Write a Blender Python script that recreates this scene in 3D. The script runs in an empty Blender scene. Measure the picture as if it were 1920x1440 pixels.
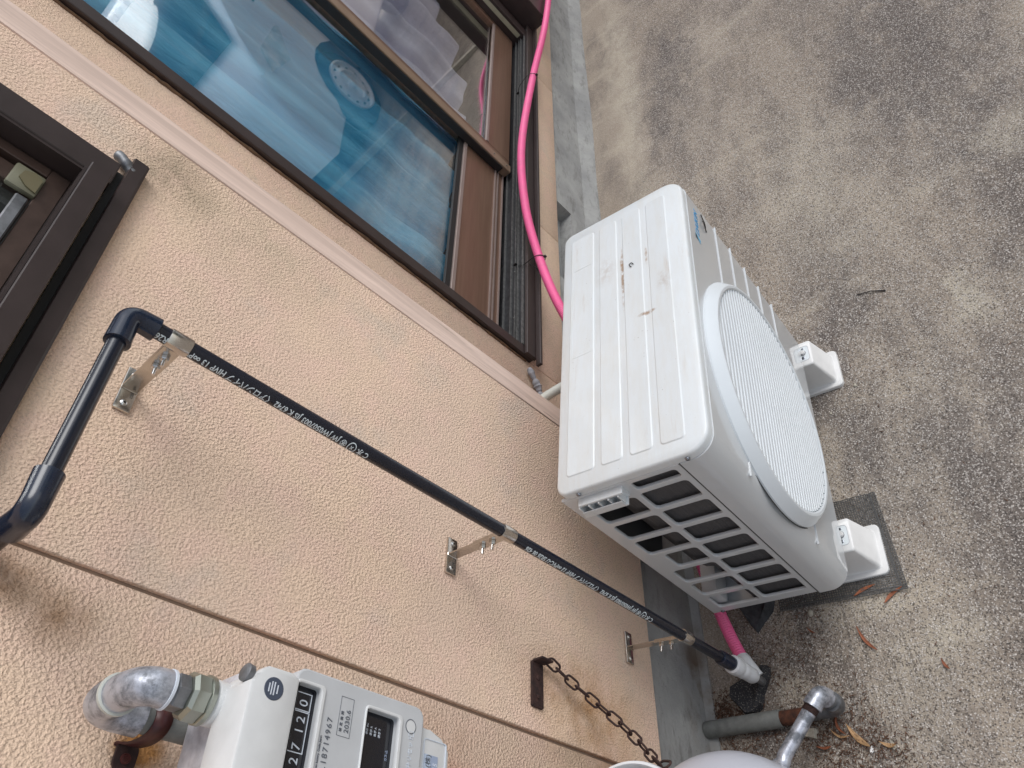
import bpy, bmesh, math, random
from mathutils import Vector, Matrix, noise
random.seed(7)
R = math.radians
scene = bpy.context.scene
COL = scene.collection

# ------------------------------------------------------------------ camera
cam_d = bpy.data.cameras.new('camera')
cam = bpy.data.objects.new('camera', cam_d); COL.objects.link(cam)
cam_d.sensor_width = 36; cam_d.lens = 27.31; cam_d.clip_start = .02; cam_d.clip_end = 300
RW = [[0.012753, -0.740444, -0.671997], [-0.755214, 0.433335, -0.491805], [0.655354, 0.513774, -0.553667]]
m = Matrix(((RW[0][0], -RW[1][0], -RW[2][0], 0), (RW[0][1], -RW[1][1], -RW[2][1], 0), (RW[0][2], -RW[1][2], -RW[2][2], 0), (0, 0, 0, 1)))
m.translation = Vector((0, -0.8635, 1.5972))
cam.matrix_world = m
scene.camera = cam
# ------------------------------------------------------------------ world, sun, exposure
SUN_EL, SUN_AZ = R(52), R(142)      # high overcast sun out over the yard
w = bpy.data.worlds.new('World'); scene.world = w; w.use_nodes = True
nt = w.node_tree; nt.nodes.clear()
sky = nt.nodes.new('ShaderNodeTexSky'); sky.sky_type = 'NISHITA'; sky.sun_disc = False
sky.sun_elevation = SUN_EL; sky.sun_rotation = SUN_AZ; sky.dust_density = 1.5; sky.air_density = 1.2; sky.ozone_density = 1.6
hs = nt.nodes.new('ShaderNodeHueSaturation'); hs.inputs['Saturation'].default_value = .40
bg = nt.nodes.new('ShaderNodeBackground'); bg.inputs['Strength'].default_value = .13
wo = nt.nodes.new('ShaderNodeOutputWorld')
nt.links.new(sky.outputs[0], hs.inputs['Color']); nt.links.new(hs.outputs[0], bg.inputs[0]); nt.links.new(bg.outputs[0], wo.inputs[0])
sd = bpy.data.lights.new('sun', 'SUN'); sd.energy = 1.25; sd.angle = R(34); sd.color = (1, .995, .985)
sun = bpy.data.objects.new('sun', sd); COL.objects.link(sun)
dv = Vector((math.sin(SUN_AZ) * math.cos(SUN_EL), math.cos(SUN_AZ) * math.cos(SUN_EL), math.sin(SUN_EL)))
sun.rotation_euler = dv.to_track_quat('Z', 'Y').to_euler()
vs = scene.view_settings; vs.view_transform = 'Standard'; vs.look = 'None'; vs.gamma = 1; vs.use_curve_mapping = False
vs.exposure = 0.36
scene.render.engine = 'CYCLES'

# ------------------------------------------------------------------ material helpers
class N:
    def __init__(s, name, rough=.5, metal=0, spec=.5, coat=0, coat_rough=.05):
        s.m = bpy.data.materials.new(name); s.m.use_nodes = True; s.t = s.m.node_tree
        s.b = s.t.nodes['Principled BSDF']
        s.b.inputs['Roughness'].default_value = rough; s.b.inputs['Metallic'].default_value = metal
        s.b.inputs['Specular IOR Level'].default_value = spec
        s.b.inputs['Coat Weight'].default_value = coat; s.b.inputs['Coat Roughness'].default_value = coat_rough
        s.g = s.t.nodes.new('ShaderNodeNewGeometry').outputs['Position']
        s.o = s.t.nodes.new('ShaderNodeTexCoord').outputs['Object']
    def l(s, a, b): s.t.links.new(a, b)
    def n(s, t): return s.t.nodes.new(t)
    def setv(s, sock, v):
        if isinstance(v, bpy.types.NodeSocket): s.l(v, sock)
        else: sock.default_value = v
    def noise(s, vec, scale, detail=4, rough=.55, dist=0, out=0):
        n = s.n('ShaderNodeTexNoise'); s.l(vec, n.inputs['Vector']); n.inputs['Scale'].default_value = scale
        n.inputs['Detail'].default_value = detail; n.inputs['Roughness'].default_value = rough; n.inputs['Distortion'].default_value = dist
        return n.outputs[out]
    def voro(s, vec, scale, feat='F1', out=0, rnd=1.0):
        n = s.n('ShaderNodeTexVoronoi'); n.feature = feat; s.l(vec, n.inputs['Vector']); n.inputs['Scale'].default_value = scale
        n.inputs['Randomness'].default_value = rnd
        return n.outputs[out]
    def map(s, vec, scale=(1, 1, 1), rot=(0, 0, 0), loc=(0, 0, 0)):
        n = s.n('ShaderNodeMapping'); s.l(vec, n.inputs[0]); n.inputs['Scale'].default_value = scale; n.inputs['Rotation'].default_value = rot; n.inputs['Location'].default_value = loc
        return n.outputs[0]
    def ramp(s, f, stops):
        n = s.n('ShaderNodeValToRGB'); s.l(f, n.inputs[0]); e = n.color_ramp.elements
        while len(e) < len(stops): e.new(.5)
        for i, (p, c) in enumerate(stops):
            e[i].position = p; e[i].color = (*c, 1) if isinstance(c, tuple) else (c, c, c, 1)
        return n.outputs[0]
    def mix(s, f, a, b, mode='MIX'):
        n = s.n('ShaderNodeMix'); n.data_type = 'RGBA'; n.blend_type = mode
        s.setv(n.inputs[0], f)
        for k, v in ((6, a), (7, b)):
            if isinstance(v, tuple) and len(v) == 3: v = (*v, 1)
            s.setv(n.inputs[k], v)
        return n.outputs[2]
    def math(s, op, a, b=0, c=0):
        n = s.n('ShaderNodeMath'); n.operation = op
        for i, v in enumerate((a, b, c)): s.setv(n.inputs[i], v)
        return n.outputs[0]
    def blob(s, c, r, vec=None, warp=0):   # soft ellipsoid mask around a place
        src = vec or s.g
        if warp:
            nn = s.n('ShaderNodeTexNoise'); nn.inputs['Scale'].default_value = 4; nn.inputs['Detail'].default_value = 6; nn.inputs['Roughness'].default_value = .7; s.l(src, nn.inputs['Vector'])
            sb_ = s.n('ShaderNodeVectorMath'); sb_.operation = 'MULTIPLY_ADD'; s.l(nn.outputs['Color'], sb_.inputs[0]); sb_.inputs[1].default_value = (warp, warp, 0); s.l(src, sb_.inputs[2])
            s2 = s.n('ShaderNodeVectorMath'); s2.operation = 'SUBTRACT'; s.l(sb_.outputs[0], s2.inputs[0]); s2.inputs[1].default_value = (warp / 2, warp / 2, 0); src = s2.outputs[0]
        d = s.n('ShaderNodeVectorMath'); d.operation = 'SUBTRACT'; s.l(src, d.inputs[0]); d.inputs[1].default_value = c
        e = s.n('ShaderNodeVectorMath'); e.operation = 'DIVIDE'; s.l(d.outputs[0], e.inputs[0]); e.inputs[1].default_value = r
        f = s.n('ShaderNodeVectorMath'); f.operation = 'LENGTH'; s.l(e.outputs[0], f.inputs[0])
        return s.math('SUBTRACT', 1, s.math('MINIMUM', f.outputs['Value'], 1))
    def color(s, c):
        if isinstance(c, tuple): s.b.inputs['Base Color'].default_value = (*c, 1)
        else: s.l(c, s.b.inputs['Base Color'])
    def rough(s, c): s.setv(s.b.inputs['Roughness'], c)
    def bump(s, h, dist=.001, strength=1.0, prev=None):
        n = s.n('ShaderNodeBump'); s.l(h, n.inputs['Height']); n.inputs['Distance'].default_value = dist; n.inputs['Strength'].default_value = strength
        if prev: s.l(prev, n.inputs['Normal'])
        s.l(n.outputs[0], s.b.inputs['Normal']); return n.outputs[0]

def simple(name, c, rough=.5, metal=0, coat=0, var=.0, scale=30, bump=0, bscale=200, spec=.5):
    k = N(name, rough, metal, coat=coat, spec=spec)
    if var:
        f = k.noise(k.o, scale, 5, .6)
        k.color(k.mix(k.ramp(f, [(.35, 0.), (.65, 1.)]), tuple(x * (1 - var) for x in c), tuple(min(1, x * (1 + var)) for x in c)))
        k.rough(k.math('ADD', rough - .08, k.math('MULTIPLY', f, .16)))
    else: k.color(c)
    if bump: k.bump(k.noise(k.o, bscale, 3), bump)
    return k.m

MT = {}
# stucco siding
def stucco(name, fine=1.0, tint=(1, 1, 1)):
    k = N(name, .85, spec=.25)
    wv = k.map(k.g, (1, 1, .8))
    big = k.noise(k.g, 3.2, 4, .6); mid = k.noise(k.g, 14, 4, .6)
    c1 = tuple(a * b for a, b in zip((.82, .61, .45), tint)); c2 = tuple(a * b for a, b in zip((.75, .56, .43), tint)); c3 = tuple(a * b for a, b in zip((.82, .575, .46), tint))
    col = k.mix(k.ramp(big, [(.38, 0.), (.6, 1.)]), c1, c2)
    col = k.mix(k.ramp(mid, [(.45, 0.), (.62, .55)]), col, c3)
    grey = k.ramp(k.noise(k.g, 5.5, 5, .6), [(.56, 0.), (.68, .45)])
    col = k.mix(grey, col, (.58, .50, .42))
    # stains that stay with the wall
    def stain(c, r, colr, amt):
        nonlocal col
        f = k.math('MULTIPLY', k.blob(c, r), k.ramp(k.noise(k.g, 22, 5, .65), [(.32, .15), (.62, 1.)]))
        f = k.math('MINIMUM', k.math('MULTIPLY', f, amt), .85)
        col = k.mix(f, col, colr)
    stain((.485, 0, .46), (.09, .05, .22), (.42, .22, .09), 1.0)
    stain((.40, 0, .42), (.09, .05, .2), (.45, .25, .11), .6)
    stain((1.02, 0, 1.44), (.08, .05, .09), (.34, .26, .18), 1.2)
    stain((1.0, 0, 1.30), (.12, .05, .25), (.56, .45, .32), .7)
    stain((.36, 0, 1.44), (.05, .05, .09), (.32, .19, .11), 1.4)
    stain((.34, 0, 1.35), (.045, .05, .05), (.36, .22, .13), 1.2)
    stain((.236, 0, 1.225), (.03, .05, .035), (.5, .22, .04), 2.2)
    stain((.28, 0, .8), (.12, .05, .12), (.55, .30, .20), .8)
    stain((1.2, .17, .4), (.16, .05, .2), (.40, .30, .22), 1.2)
    n1 = k.noise(wv, 300 * fine, 1.5, .5, .15); n2 = k.noise(wv, 620 * fine, 1, .5, .1)
    h = k.math('ADD', k.math('MULTIPLY', k.ramp(n1, [(.30, 0.), (.68, 1.)]), 1.0), k.math('MULTIPLY', n2, .35))
    crev = k.ramp(h, [(.25, .84), (.75, 1.02)])
    col = k.mix(1.0, col, crev, 'MULTIPLY')
    k.color(col); vb = k.ramp(k.noise(k.g, 4, 3), [(.35, .55), (.65, 1.)]); k.bump(k.math('MULTIPLY', h, vb), .0021 / fine, .85)
    return k.m
MT['stucco'] = stucco('stucco_siding'); MT['stucco_fine'] = stucco('fine_stucco_siding', 1.35, (.93, .93, .92))
# trim
k = N('painted_trim', .55)
g = k.noise(k.map(k.g, (60, 60, 2.2)), 1, 6, .7, .6)
c = k.mix(k.ramp(g, [(.40, 0.), (.62, 1.)]), (.64, .49, .41), (.84, .65, .55))
c = k.mix(k.ramp(k.noise(k.map(k.g, (90, 90, 5), loc=(3, 1, 2)), 1, 5, .7), [(.63, 0.), (.7, .55)]), c, (.22, .165, .12))
k.color(c); k.bump(g, .0006); MT['trim'] = k.m
MT['sealant'] = simple('joint_sealant', (.26, .185, .135), .7, var=.12, scale=20)
# foundation mortar
k = N('foundation_mortar', .9, spec=.2)
f = k.noise(k.g, 6, 5, .6)
c = k.mix(k.ramp(f, [(.35, 0.), (.65, 1.)]), (.27, .27, .265), (.38, .38, .365))
c = k.mix(k.ramp(k.noise(k.map(k.g, (3, 3, 9)), 4, 6, .7), [(.52, 0.), (.68, .45)]), c, (.11, .10, .09))
c = k.mix(k.math('MULTIPLY', k.blob((.62, 0, .03), (.2, .1, .07)), k.ramp(k.noise(k.g, 12), [(.4, .0), (.6, 1.4)])), c, (.14, .10, .07))
c = k.mix(k.ramp(k.voro(k.g, 90), [(.05, .5), (.12, 0.)]), c, (.06, .055, .05))
k.color(c); k.bump(k.noise(k.g, 45, 6, .65), .004); MT['mortar'] = k.m
# ground: weathered broom-finished concrete with fine exposed aggregate
k = N('weathered_concrete', .9, spec=.25)
gm = k.map(k.g, (1, 1, 0))
c = k.mix(k.ramp(k.noise(gm, 1.3, 5, .6), [(.38, 0.), (.62, 1.)]), (.325, .268, .212), (.405, .342, .275))
st = k.noise(k.map(k.g, (1.0, 3.4, 0), rot=(0, 0, R(32))), 2.2, 7, .68, .3)
c = k.mix(k.ramp(st, [(.45, 0.), (.62, .55)]), c, (.13, .108, .098))
st2 = k.noise(k.map(k.g, (3.6, 1.0, 0), rot=(0, 0, R(-20)), loc=(4, 2, 0)), 2.0, 7, .66, .3)
c = k.mix(k.ramp(st2, [(.53, 0.), (.68, .6)]), c, (.49, .42, .33))
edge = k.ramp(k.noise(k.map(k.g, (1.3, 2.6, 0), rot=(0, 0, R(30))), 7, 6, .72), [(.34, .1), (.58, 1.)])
for cc, rr, a in (((2.45, -.98, 0), (.85, .34, 1), 1.5), ((1.62, -1.05, 0), (.5, .20, 1), 1.3), ((.92, -.68, 0), (.42, .20, 1), 1.5), ((1.56, -.50, 0), (.3, .10, 1), 1.3), ((1.15, -.49, 0), (.4, .06, 1), 1.0), ((3.2, -.26, 0), (.55, .16, 1), 1.4), ((2.75, -.16, 0), (.35, .10, 1), .9), ((.64, -.24, 0), (.05, .10, 1), 1.4), ((.75, -.24, 0), (.10, .03, 1), 1.5), ((.50, -.12, 0), (.07, .12, 1), 1.3), ((.47, -.30, 0), (.10, .06, 1), .9)):  # stains, plus shade along the unit's front painted into the concrete
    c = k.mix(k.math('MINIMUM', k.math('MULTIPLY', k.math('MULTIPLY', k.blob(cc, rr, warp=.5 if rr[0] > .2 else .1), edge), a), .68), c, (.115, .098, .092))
for cc, rr, a in (((1.40, -.82, 0), (.13, .06, 1), 1.6), ((1.84, -1.06, 0), (.12, .07, 1), 1.2), ((.72, -.36, 0), (.05, .13, 1), 1.1), ((2.0, -.58, 0), (.5, .22, 1), .7), ((.62, -.50, 0), (.10, .10, 1), .9), ((.60, -.19, 0), (.045, .05, 1), 1.2), ((3.3, -.02, 0), (1.4, .09, 1), 1.2), ((.55, -.40, 0), (.2, .08, 1), .5)):
    c = k.mix(k.math('MINIMUM', k.math('MULTIPLY', k.math('MULTIPLY', k.blob(cc, rr, warp=.25 if rr[0] > .1 else .06), edge), a), .75), c, (.50, .44, .35))
sx = k.noise(k.map(k.g, (3, 60, 0), rot=(0, 0, R(8))), 2, 3, .5)
c = k.mix(k.math('MULTIPLY', k.ramp(sx, [(.55, 0.), (.62, .45)]), k.math('MINIMUM', k.math('MULTIPLY', k.blob((.64, -.32, 0), (.2, .2, 1)), 2), 1)), c, (.10, .085, .07))
# exposed aggregate: pale and dark grains, sparser where the cement skin survives along the wall
nearwall = k.n('ShaderNodeSeparateXYZ'); k.l(k.g, nearwall.inputs[0]); ny = nearwall.outputs[1]
skin = k.ramp(k.math('ADD', k.math('MULTIPLY', ny, -3.0), k.math('MULTIPLY', k.noise(gm, 3.5, 5, .65), .5)), [(.25, .30), (.75, 1.)])
wn = k.n('ShaderNodeTexNoise'); wn.inputs['Scale'].default_value = 260; wn.inputs['Detail'].default_value = 2; k.l(gm, wn.inputs['Vector'])
wv_ = k.n('ShaderNodeVectorMath'); wv_.operation = 'MULTIPLY_ADD'; k.l(wn.outputs['Color'], wv_.inputs[0]); wv_.inputs[1].default_value = (.0065, .0065, 0); k.l(gm, wv_.inputs[2]); gw = wv_.outputs[0]
def grains(scale, lo, loc):
    vec = k.map(gw, loc=loc)
    f = k.voro(vec, scale, 'F1', 0); rc = k.voro(vec, scale, 'F1', 1); sp_ = k.n('ShaderNodeSeparateColor'); k.l(rc, sp_.inputs[0])
    return k.math('MULTIPLY', k.math('MULTIPLY', k.ramp(f, [(.25, 1.), (.62, 0.)]), k.ramp(sp_.outputs[0], [(lo, 0.), (lo + .3, 1.)])), skin)
gl_ = grains(285, .36, (0, 0, 0)); gd_ = grains(300, .30, (3.3, 1.7, 0))
c = k.mix(k.math('MULTIPLY', gd_, .80), c, (.045, .039, .037))
c = k.mix(k.math('MULTIPLY', gl_, .82), c, (.74, .68, .62))
c = k.mix(1.0, c, k.ramp(k.noise(gm, 380, 3, .7), [(.3, .62), (.7, 1.22)]), 'MULTIPLY')
k.color(c)
h = k.math('ADD', k.math('SUBTRACT', gl_, k.math('MULTIPLY', gd_, .6)), k.math('MULTIPLY', k.noise(gm, 60, 5, .7), 1.2))
k.bump(h, .0018, .8); MT['ground'] = k.m
# metals, plastics
MT['frame'] = simple('dark_brown_aluminium', (.038, .026, .024), .38, var=.12, scale=15, bump=.0001)
k = N('bronze_anodised', .33, .35); f = k.noise(k.map(k.g, (2, 2, 40)), 3, 4)
k.color(k.mix(k.ramp(f, [(.35, 0.), (.65, 1.)]), (.185, .108, .072), (.215, .130, .088))); MT['bronze'] = k.m
MT['bronze_light'] = simple('tan_bronze_rail', (.29, .20, .14), .35, .3, var=.08)
MT['bead'] = simple('taupe_glazing_bead', (.30, .235, .21), .4, .3, var=.06)
MT['gasket'] = simple('black_gasket', (.012, .011, .011), .6)
MT['track'] = simple('grimy_track', (.045, .045, .048), .45, .5, var=.35, scale=60)
MT['ridge'] = simple('worn_track_ridge', (.17, .17, .165), .5, .5, var=.3, scale=90)
MT['brush'] = simple('beige_brush_strip', (.33, .31, .22), .8, var=.1)
k = N('window_glass'); k.t.nodes.remove(k.b)
tr = k.n('ShaderNodeBsdfTransparent'); tr.inputs[0].default_value = (.93, .95, .95, 1)
gl = k.n('ShaderNodeBsdfGlossy'); gl.inputs['Roughness'].default_value = .0; gl.inputs[0].default_value = (1, 1, 1, 1)
fr = k.n('ShaderNodeLayerWeight'); fr.inputs[0].default_value = .5
mx = k.n('ShaderNodeMixShader'); k.l(k.math('ADD', .045, k.math('MULTIPLY', k.math('POWER', fr.outputs['Facing'], 2.4), 1.0)), mx.inputs[0]); k.l(tr.outputs[0], mx.inputs[1]); k.l(gl.outputs[0], mx.inputs[2])
k.l(mx.outputs[0], k.t.nodes['Material Output'].inputs[0]); MT['glass'] = k.m
def cloth(name, a, b):
    k = N(name, .8, spec=.2); f = k.noise(k.map(k.g, (6, 6, .8)), 3, 5, .6)
    k.color(k.mix(k.ramp(f, [(.35, 0.), (.65, 1.)]), a, b)); k.b.inputs['Sheen Weight'].default_value = .3
    k.bump(k.noise(k.map(k.g, (9, 9, 2)), 5, 5, .65, .5), .01, .7)
    return k.m
MT['blue_cloth'] = cloth('blue_sheet', (.04, .31, .52), (.17, .56, .80)); MT['grey_cloth'] = cloth('grey_sheet', (.56, .53, .66), (.76, .72, .84))
MT['room'] = simple('room_wall', (.07, .065, .06), .9)
# air conditioner paints
def acpaint(name, c, dirt, coat, rough=.32):
    k = N(name, rough, coat=coat, coat_rough=.02)
    col = k.mix(k.ramp(k.noise(k.o, 9, 5, .6), [(.3, 0.), (.7, 1.)]), c, tuple(x * .955 for x in c))
    if dirt:
        col = k.mix(k.ramp(k.noise(k.map(k.o, (2, 9, 1)), 6, 6, .7), [(.42, 0.), (.75, .35)]), col, (.60, .56, .48))
        sp = k.math('MULTIPLY', k.ramp(k.noise(k.o, 260, 2, .5), [(.72, 0.), (.76, 1.)]), k.ramp(k.noise(k.o, 12, 4), [(.42, 0.), (.62, 1.)]))
        col = k.mix(k.math('MULTIPLY', sp, .55), col, (.16, .10, .06))
        ru = k.math('MULTIPLY', k.ramp(k.noise(k.map(k.o, (1.2, 9, 1)), 7, 6, .7), [(.60, 0.), (.72, .8)]), dirt)
        ru = k.math('MULTIPLY', ru, k.ramp(k.noise(k.o, 5, 3), [(.44, 0.), (.56, 1.)]))
        col = k.mix(k.math('MINIMUM', ru, .6), col, (.42, .30, .20))
        for cx, cy, rx, ry, a in ((.46, -.150, .10, .005, 1.6), (.50, -.148, .025, .004, 1.6), (.335, -.20, .006, .022, 1.9), (.49, -.205, .03, .004, 1.1), (.40, -.24, .04, .02, .35), (.5, -.11, .05, .03, .3)):
            f = k.math('MULTIPLY', k.blob((cx, cy, .6), (rx, ry, .3), k.o), k.ramp(k.noise(k.o, 90, 4, .7), [(.40, 0.), (.6, 1.)]))
            col = k.mix(k.math('MINIMUM', k.math('MULTIPLY', f, a), .8), col, (.30, .17, .08))
    k.color(col); k.bump(k.noise(k.o, 350, 2), .00008)
    return k.m
MT['ac_lid'] = acpaint('weathered_white_enamel', (.69, .72, .73), .35, .15, .4)
MT['ac_body'] = acpaint('shade_toned_enamel', (.60, .62, .63), 0, 1.0, .3)  # same enamel as the lid, darkened to carry the shade of upright faces
MT['ac_grille'] = acpaint('white_grille_plastic', (.70, .74, .765), 0, .1, .35)
MT['ac_line'] = simple('panel_gap', (.05, .05, .05), .8)
k = N('coil_fins', .6, .5); f = k.noise(k.map(k.o, (900, 900, 20)), 1, 2)
k.color(k.mix(f, (.045, .045, .047), (.15, .15, .155))); k.bump(f, .001); MT['coil'] = k.m
MT['dark'] = simple('dark_interior', (.02, .02, .022), .7)
MT['daikin_blue'] = simple('blue_print', (.01, .30, .62), .5); MT['black_print'] = simple('black_print', (.012, .012, .012), .5)
MT['riser'] = simple('white_plastic', (.74, .73, .71), .42, var=.05, scale=20, coat=.1)
MT['riser_top'] = simple('riser_plate', (.72, .76, .77), .4)
MT['screw'] = simple('screw_steel', (.32, .34, .38), .28, 1, var=.2, scale=300)
MT['steel'] = simple('brushed_stainless', (.60, .56, .51), .22, 1, var=.08, scale=60, bump=.00005)
MT['bolt'] = simple('bright_bolt_steel', (.66, .65, .63), .22, 1, var=.1, scale=200)
k = N('navy_black_pvc', .27, coat=.25, coat_rough=.12)
k.color(k.mix(k.ramp(k.noise(k.o, 40, 5, .7), [(.5, 0.), (.75, .5)]), (.0065, .009, .019), (.02, .022, .03))); MT['pvc'] = k.m
k = N('navy_pvc_fitting', .24, coat=.3, coat_rough=.1)
k.color(k.mix(k.ramp(k.noise(k.o, 55, 5, .7), [(.5, 0.), (.75, .6)]), (.007, .014, .033), (.03, .035, .05))); MT['fit'] = k.m
MT['print'] = simple('pale_pipe_print', (.72, .80, .82), .6)
k = N('pink_hose_plastic', .42); k.color(k.mix(k.ramp(k.noise(k.g, 22, 5, .7), [(.45, 0.), (.75, .5)]), (.92, .15, .36), (.62, .17, .27))); MT['pink'] = k.m
MT['white_pl'] = simple('white_fitting', (.70, .71, .72), .35, var=.04)
MT['beige_pl'] = simple('beige_conduit', (.52, .53, .48), .5)
MT['putty'] = simple('grey_putty', (.25, .25, .27), .8, var=.35, scale=60, bump=.002, bscale=60)
MT['rubber'] = simple('dusty_rubber', (.035, .036, .04), .75, var=.4, scale=90, bump=.0015, bscale=120)
k = N('speckled_rubber', .75); k.color(k.mix(k.ramp(k.noise(k.g, 420, 2), [(.60, 0.), (.66, 1.)]), (.022, .022, .026), (.26, .24, .21))); k.bump(k.noise(k.g, 150, 4), .0015); MT['rubber2'] = k.m
MT['net'] = simple('black_netting', (.10, .098, .095), .4)
k = N('galvanised', .45, .5); f = k.noise(k.o, 38, 6, .7); 
k.color(k.mix(k.ramp(f, [(.40, 0.), (.58, 1.)]), (.16, .17, .19), (.50, .52, .58))); k.rough(k.ramp(f, [(.4, .5), (.6, .3)])); k.bump(f, .0006); MT['galv'] = k.m
MT['galv_dark'] = simple('dull_zinc', (.19, .195, .205), .45, .6, var=.3, scale=50)
k = N('olive_zinc', .3, .85); k.color(k.mix(k.noise(k.o, 25), (.26, .28, .22), (.44, .46, .42))); MT['olive'] = k.m
MT['sleeve'] = simple('grey_green_pipe_coating', (.16, .165, .155), .6, var=.2, scale=50, bump=.0004)
k = N('rust', .85); f = k.noise(k.o, 60, 6, .7); k.color(k.mix(k.ramp(f, [(.35, 0.), (.65, 1.)]), (.035, .014, .009), (.13, .045, .022))); k.bump(f, .0015); MT['rust'] = k.m
k = N('dark_rust', .8); f = k.noise(k.o, 90, 6, .7); k.color(k.mix(k.ramp(f, [(.35, 0.), (.7, 1.)]), (.016, .008, .008), (.06, .026, .02))); k.bump(f, .0008); MT['rustd'] = k.m
k = N('red_oxide', .45); k.color(k.mix(k.ramp(k.noise(k.o, 30, 4), [(.4, 0.), (.7, 1.)]), (.04, .008, .01), (.11, .028, .02))); MT['redox'] = k.m
MT['meter'] = simple('meter_ivory', (.66, .665, .66), .38, var=.05, scale=25, coat=.1)
MT['meter_grey'] = simple('meter_grey_plate', (.52, .53, .54), .42, var=.05, scale=15)
MT['meter_silver'] = simple('meter_cast_silver', (.62, .63, .68), .35, .4, var=.2, scale=50, bump=.0008, bscale=90)
MT['black_gloss'] = simple('black_window', (.006, .007, .012), .12, coat=.4)
MT['greyprint'] = simple('grey_print', (.12, .13, .15), .6); MT['whiteprint'] = simple('white_print', (.62, .66, .72), .6); MT['bluegrey'] = simple('label_blue_grey', (.32, .38, .50), .5)
MT['paleblue'] = simple('label_pale', (.48, .56, .68), .5); MT['navy'] = simple('sticker_navy', (.06, .075, .11), .5)
MT['yellow'] = simple('yellow_label', (.75, .5, .04), .5)
k = N('cylinder_grey', .3, coat=.3, coat_rough=.15); f = k.noise(k.o, 8, 5); k.color(k.mix(f, (.44, .455, .51), (.52, .53, .58))); MT['cyl'] = k.m
MT['leaf'] = simple('dry_leaf', (.30, .10, .045), .7, var=.35, scale=40); MT['leaf2'] = simple('tan_leaf', (.42, .25, .12), .7, var=.3, scale=40)
MT['twig'] = simple('dark_twig', (.018, .014, .012), .7); MT['stone'] = simple('pale_stone', (.42, .38, .31), .85, var=.2, scale=80)
MT['litter'] = simple('leaf_litter', (.12, .06, .035), .9, var=.5, scale=200)
MT['carpaint'] = simple('white_car_paint', (.86, .88, .92), .2, coat=.8); MT['tyre'] = simple('tyre_rubber', (.02, .02, .021), .7)
MT['rim'] = simple('wheel_silver_paint', (.82, .84, .88), .3, .15, var=.05, coat=.5); MT['carglass'] = simple('car_glass', (.02, .03, .035), .05, coat=1)
MT['lamp'] = simple('headlamp_lens', (.75, .80, .76), .1, .3, var=.3, scale=14, coat=1)
MT['green'] = simple('shrub_leaf', (.055, .11, .035), .6, var=.4, scale=30); MT['bark'] = simple('bark', (.08, .06, .045), .9, var=.3)
MT['nwall'] = simple('neighbour_wall', (.42, .43, .40), .8, var=.1, scale=3); MT['nroof'] = simple('neighbour_roof', (.10, .10, .11), .7, var=.2)
MT['fence'] = simple('fence_aluminium', (.28, .30, .30), .5, .3, var=.1)

# ------------------------------------------------------------------ object helpers
def setm(o, m):
    if m is not None: o.data.materials.append(m)
def link(name, me, mat, parent=None, smooth=False, angle=None):
    o = bpy.data.objects.new(name, me); COL.objects.link(o)
    if me is not None and mat is not None and len(me.materials) == 0: me.materials.append(mat)
    if smooth: me.shade_smooth() if angle is None else (me.shade_smooth(), me.set_sharp_from_angle(angle=angle))
    if parent is not None: o.parent = parent
    return o
def fin(name, bm, mat, parent=None, smooth=True, angle=R(35)):
    me = bpy.data.meshes.new(name); bmesh.ops.recalc_face_normals(bm, faces=bm.faces); bm.to_mesh(me); bm.free()
    return link(name, me, mat, parent, smooth, angle)
def tag(o, label=None, cat=None, group=None, kind=None):
    if label: o['label'] = label
    if cat: o['category'] = cat
    if group: o['group'] = group
    if kind: o['kind'] = kind
    return o
def thing(name, label, cat, loc=(0, 0, 0), rot=None, group=None):
    o = bpy.data.objects.new(name, None); COL.objects.link(o); o.location = loc; o.empty_display_size = .05
    if rot is not None: o.rotation_euler = rot
    return tag(o, label, cat, group)
def BM(): return bmesh.new()
def box(bm, x0, x1, y0, y1, z0, z1, bev=0, seg=2, M=None):
    r = bmesh.ops.create_cube(bm, size=1)
    vs = r['verts']
    for v in vs: v.co = Vector(((x0 + x1) / 2 + v.co.x * (x1 - x0), (y0 + y1) / 2 + v.co.y * (y1 - y0), (z0 + z1) / 2 + v.co.z * (z1 - z0)))
    if bev:
        es = {e for v in vs for e in v.link_edges}
        res = bmesh.ops.bevel(bm, geom=list(es), offset=bev, segments=seg, profile=.5, affect='EDGES')
        vs = [v for v in res['verts'] if v.is_valid] or vs
        vs = list({v for f in res['faces'] for v in f.verts} | {v for v in vs if v.is_valid})
    if M is not None:
        for v in vs: v.co = M @ v.co
    return vs
def frame_at(d, up=Vector((0, 0, 1))):
    d = d.normalized()
    if abs(d.dot(up)) > .95: up = Vector((1, 0, 0))
    a = d.cross(up).normalized(); return a, a.cross(d).normalized()
def tube(bm, pts, r, seg=16, caps=True, closed=False):
    pts = [Vector(p) for p in pts]; n = len(pts); rs = r if isinstance(r, (list, tuple)) else [r] * n
    rings = []; prev = None
    for i, p in enumerate(pts):
        if closed: d = pts[(i + 1) % n] - pts[i - 1]
        else: d = (pts[min(i + 1, n - 1)] - pts[max(i - 1, 0)])
        if d.length < 1e-9: d = rings_d
        d.normalize(); rings_d = d
        if prev is None: a, b = frame_at(d)
        else:
            a = prev - d * prev.dot(d); a.normalize(); b = d.cross(a) * 1
        prev = a; b = d.cross(a)
        rings.append([bm.verts.new(p + (a * math.cos(t) + b * math.sin(t)) * rs[i]) for t in [2 * math.pi * j / seg for j in range(seg)]])
    m = n if closed else n - 1
    for i in range(m):
        A, B = rings[i], rings[(i + 1) % n]
        for j in range(seg): bm.faces.new((A[j], A[(j + 1) % seg], B[(j + 1) % seg], B[j]))
    if caps and not closed: bm.faces.new(rings[0][::-1]); bm.faces.new(rings[-1])
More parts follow.
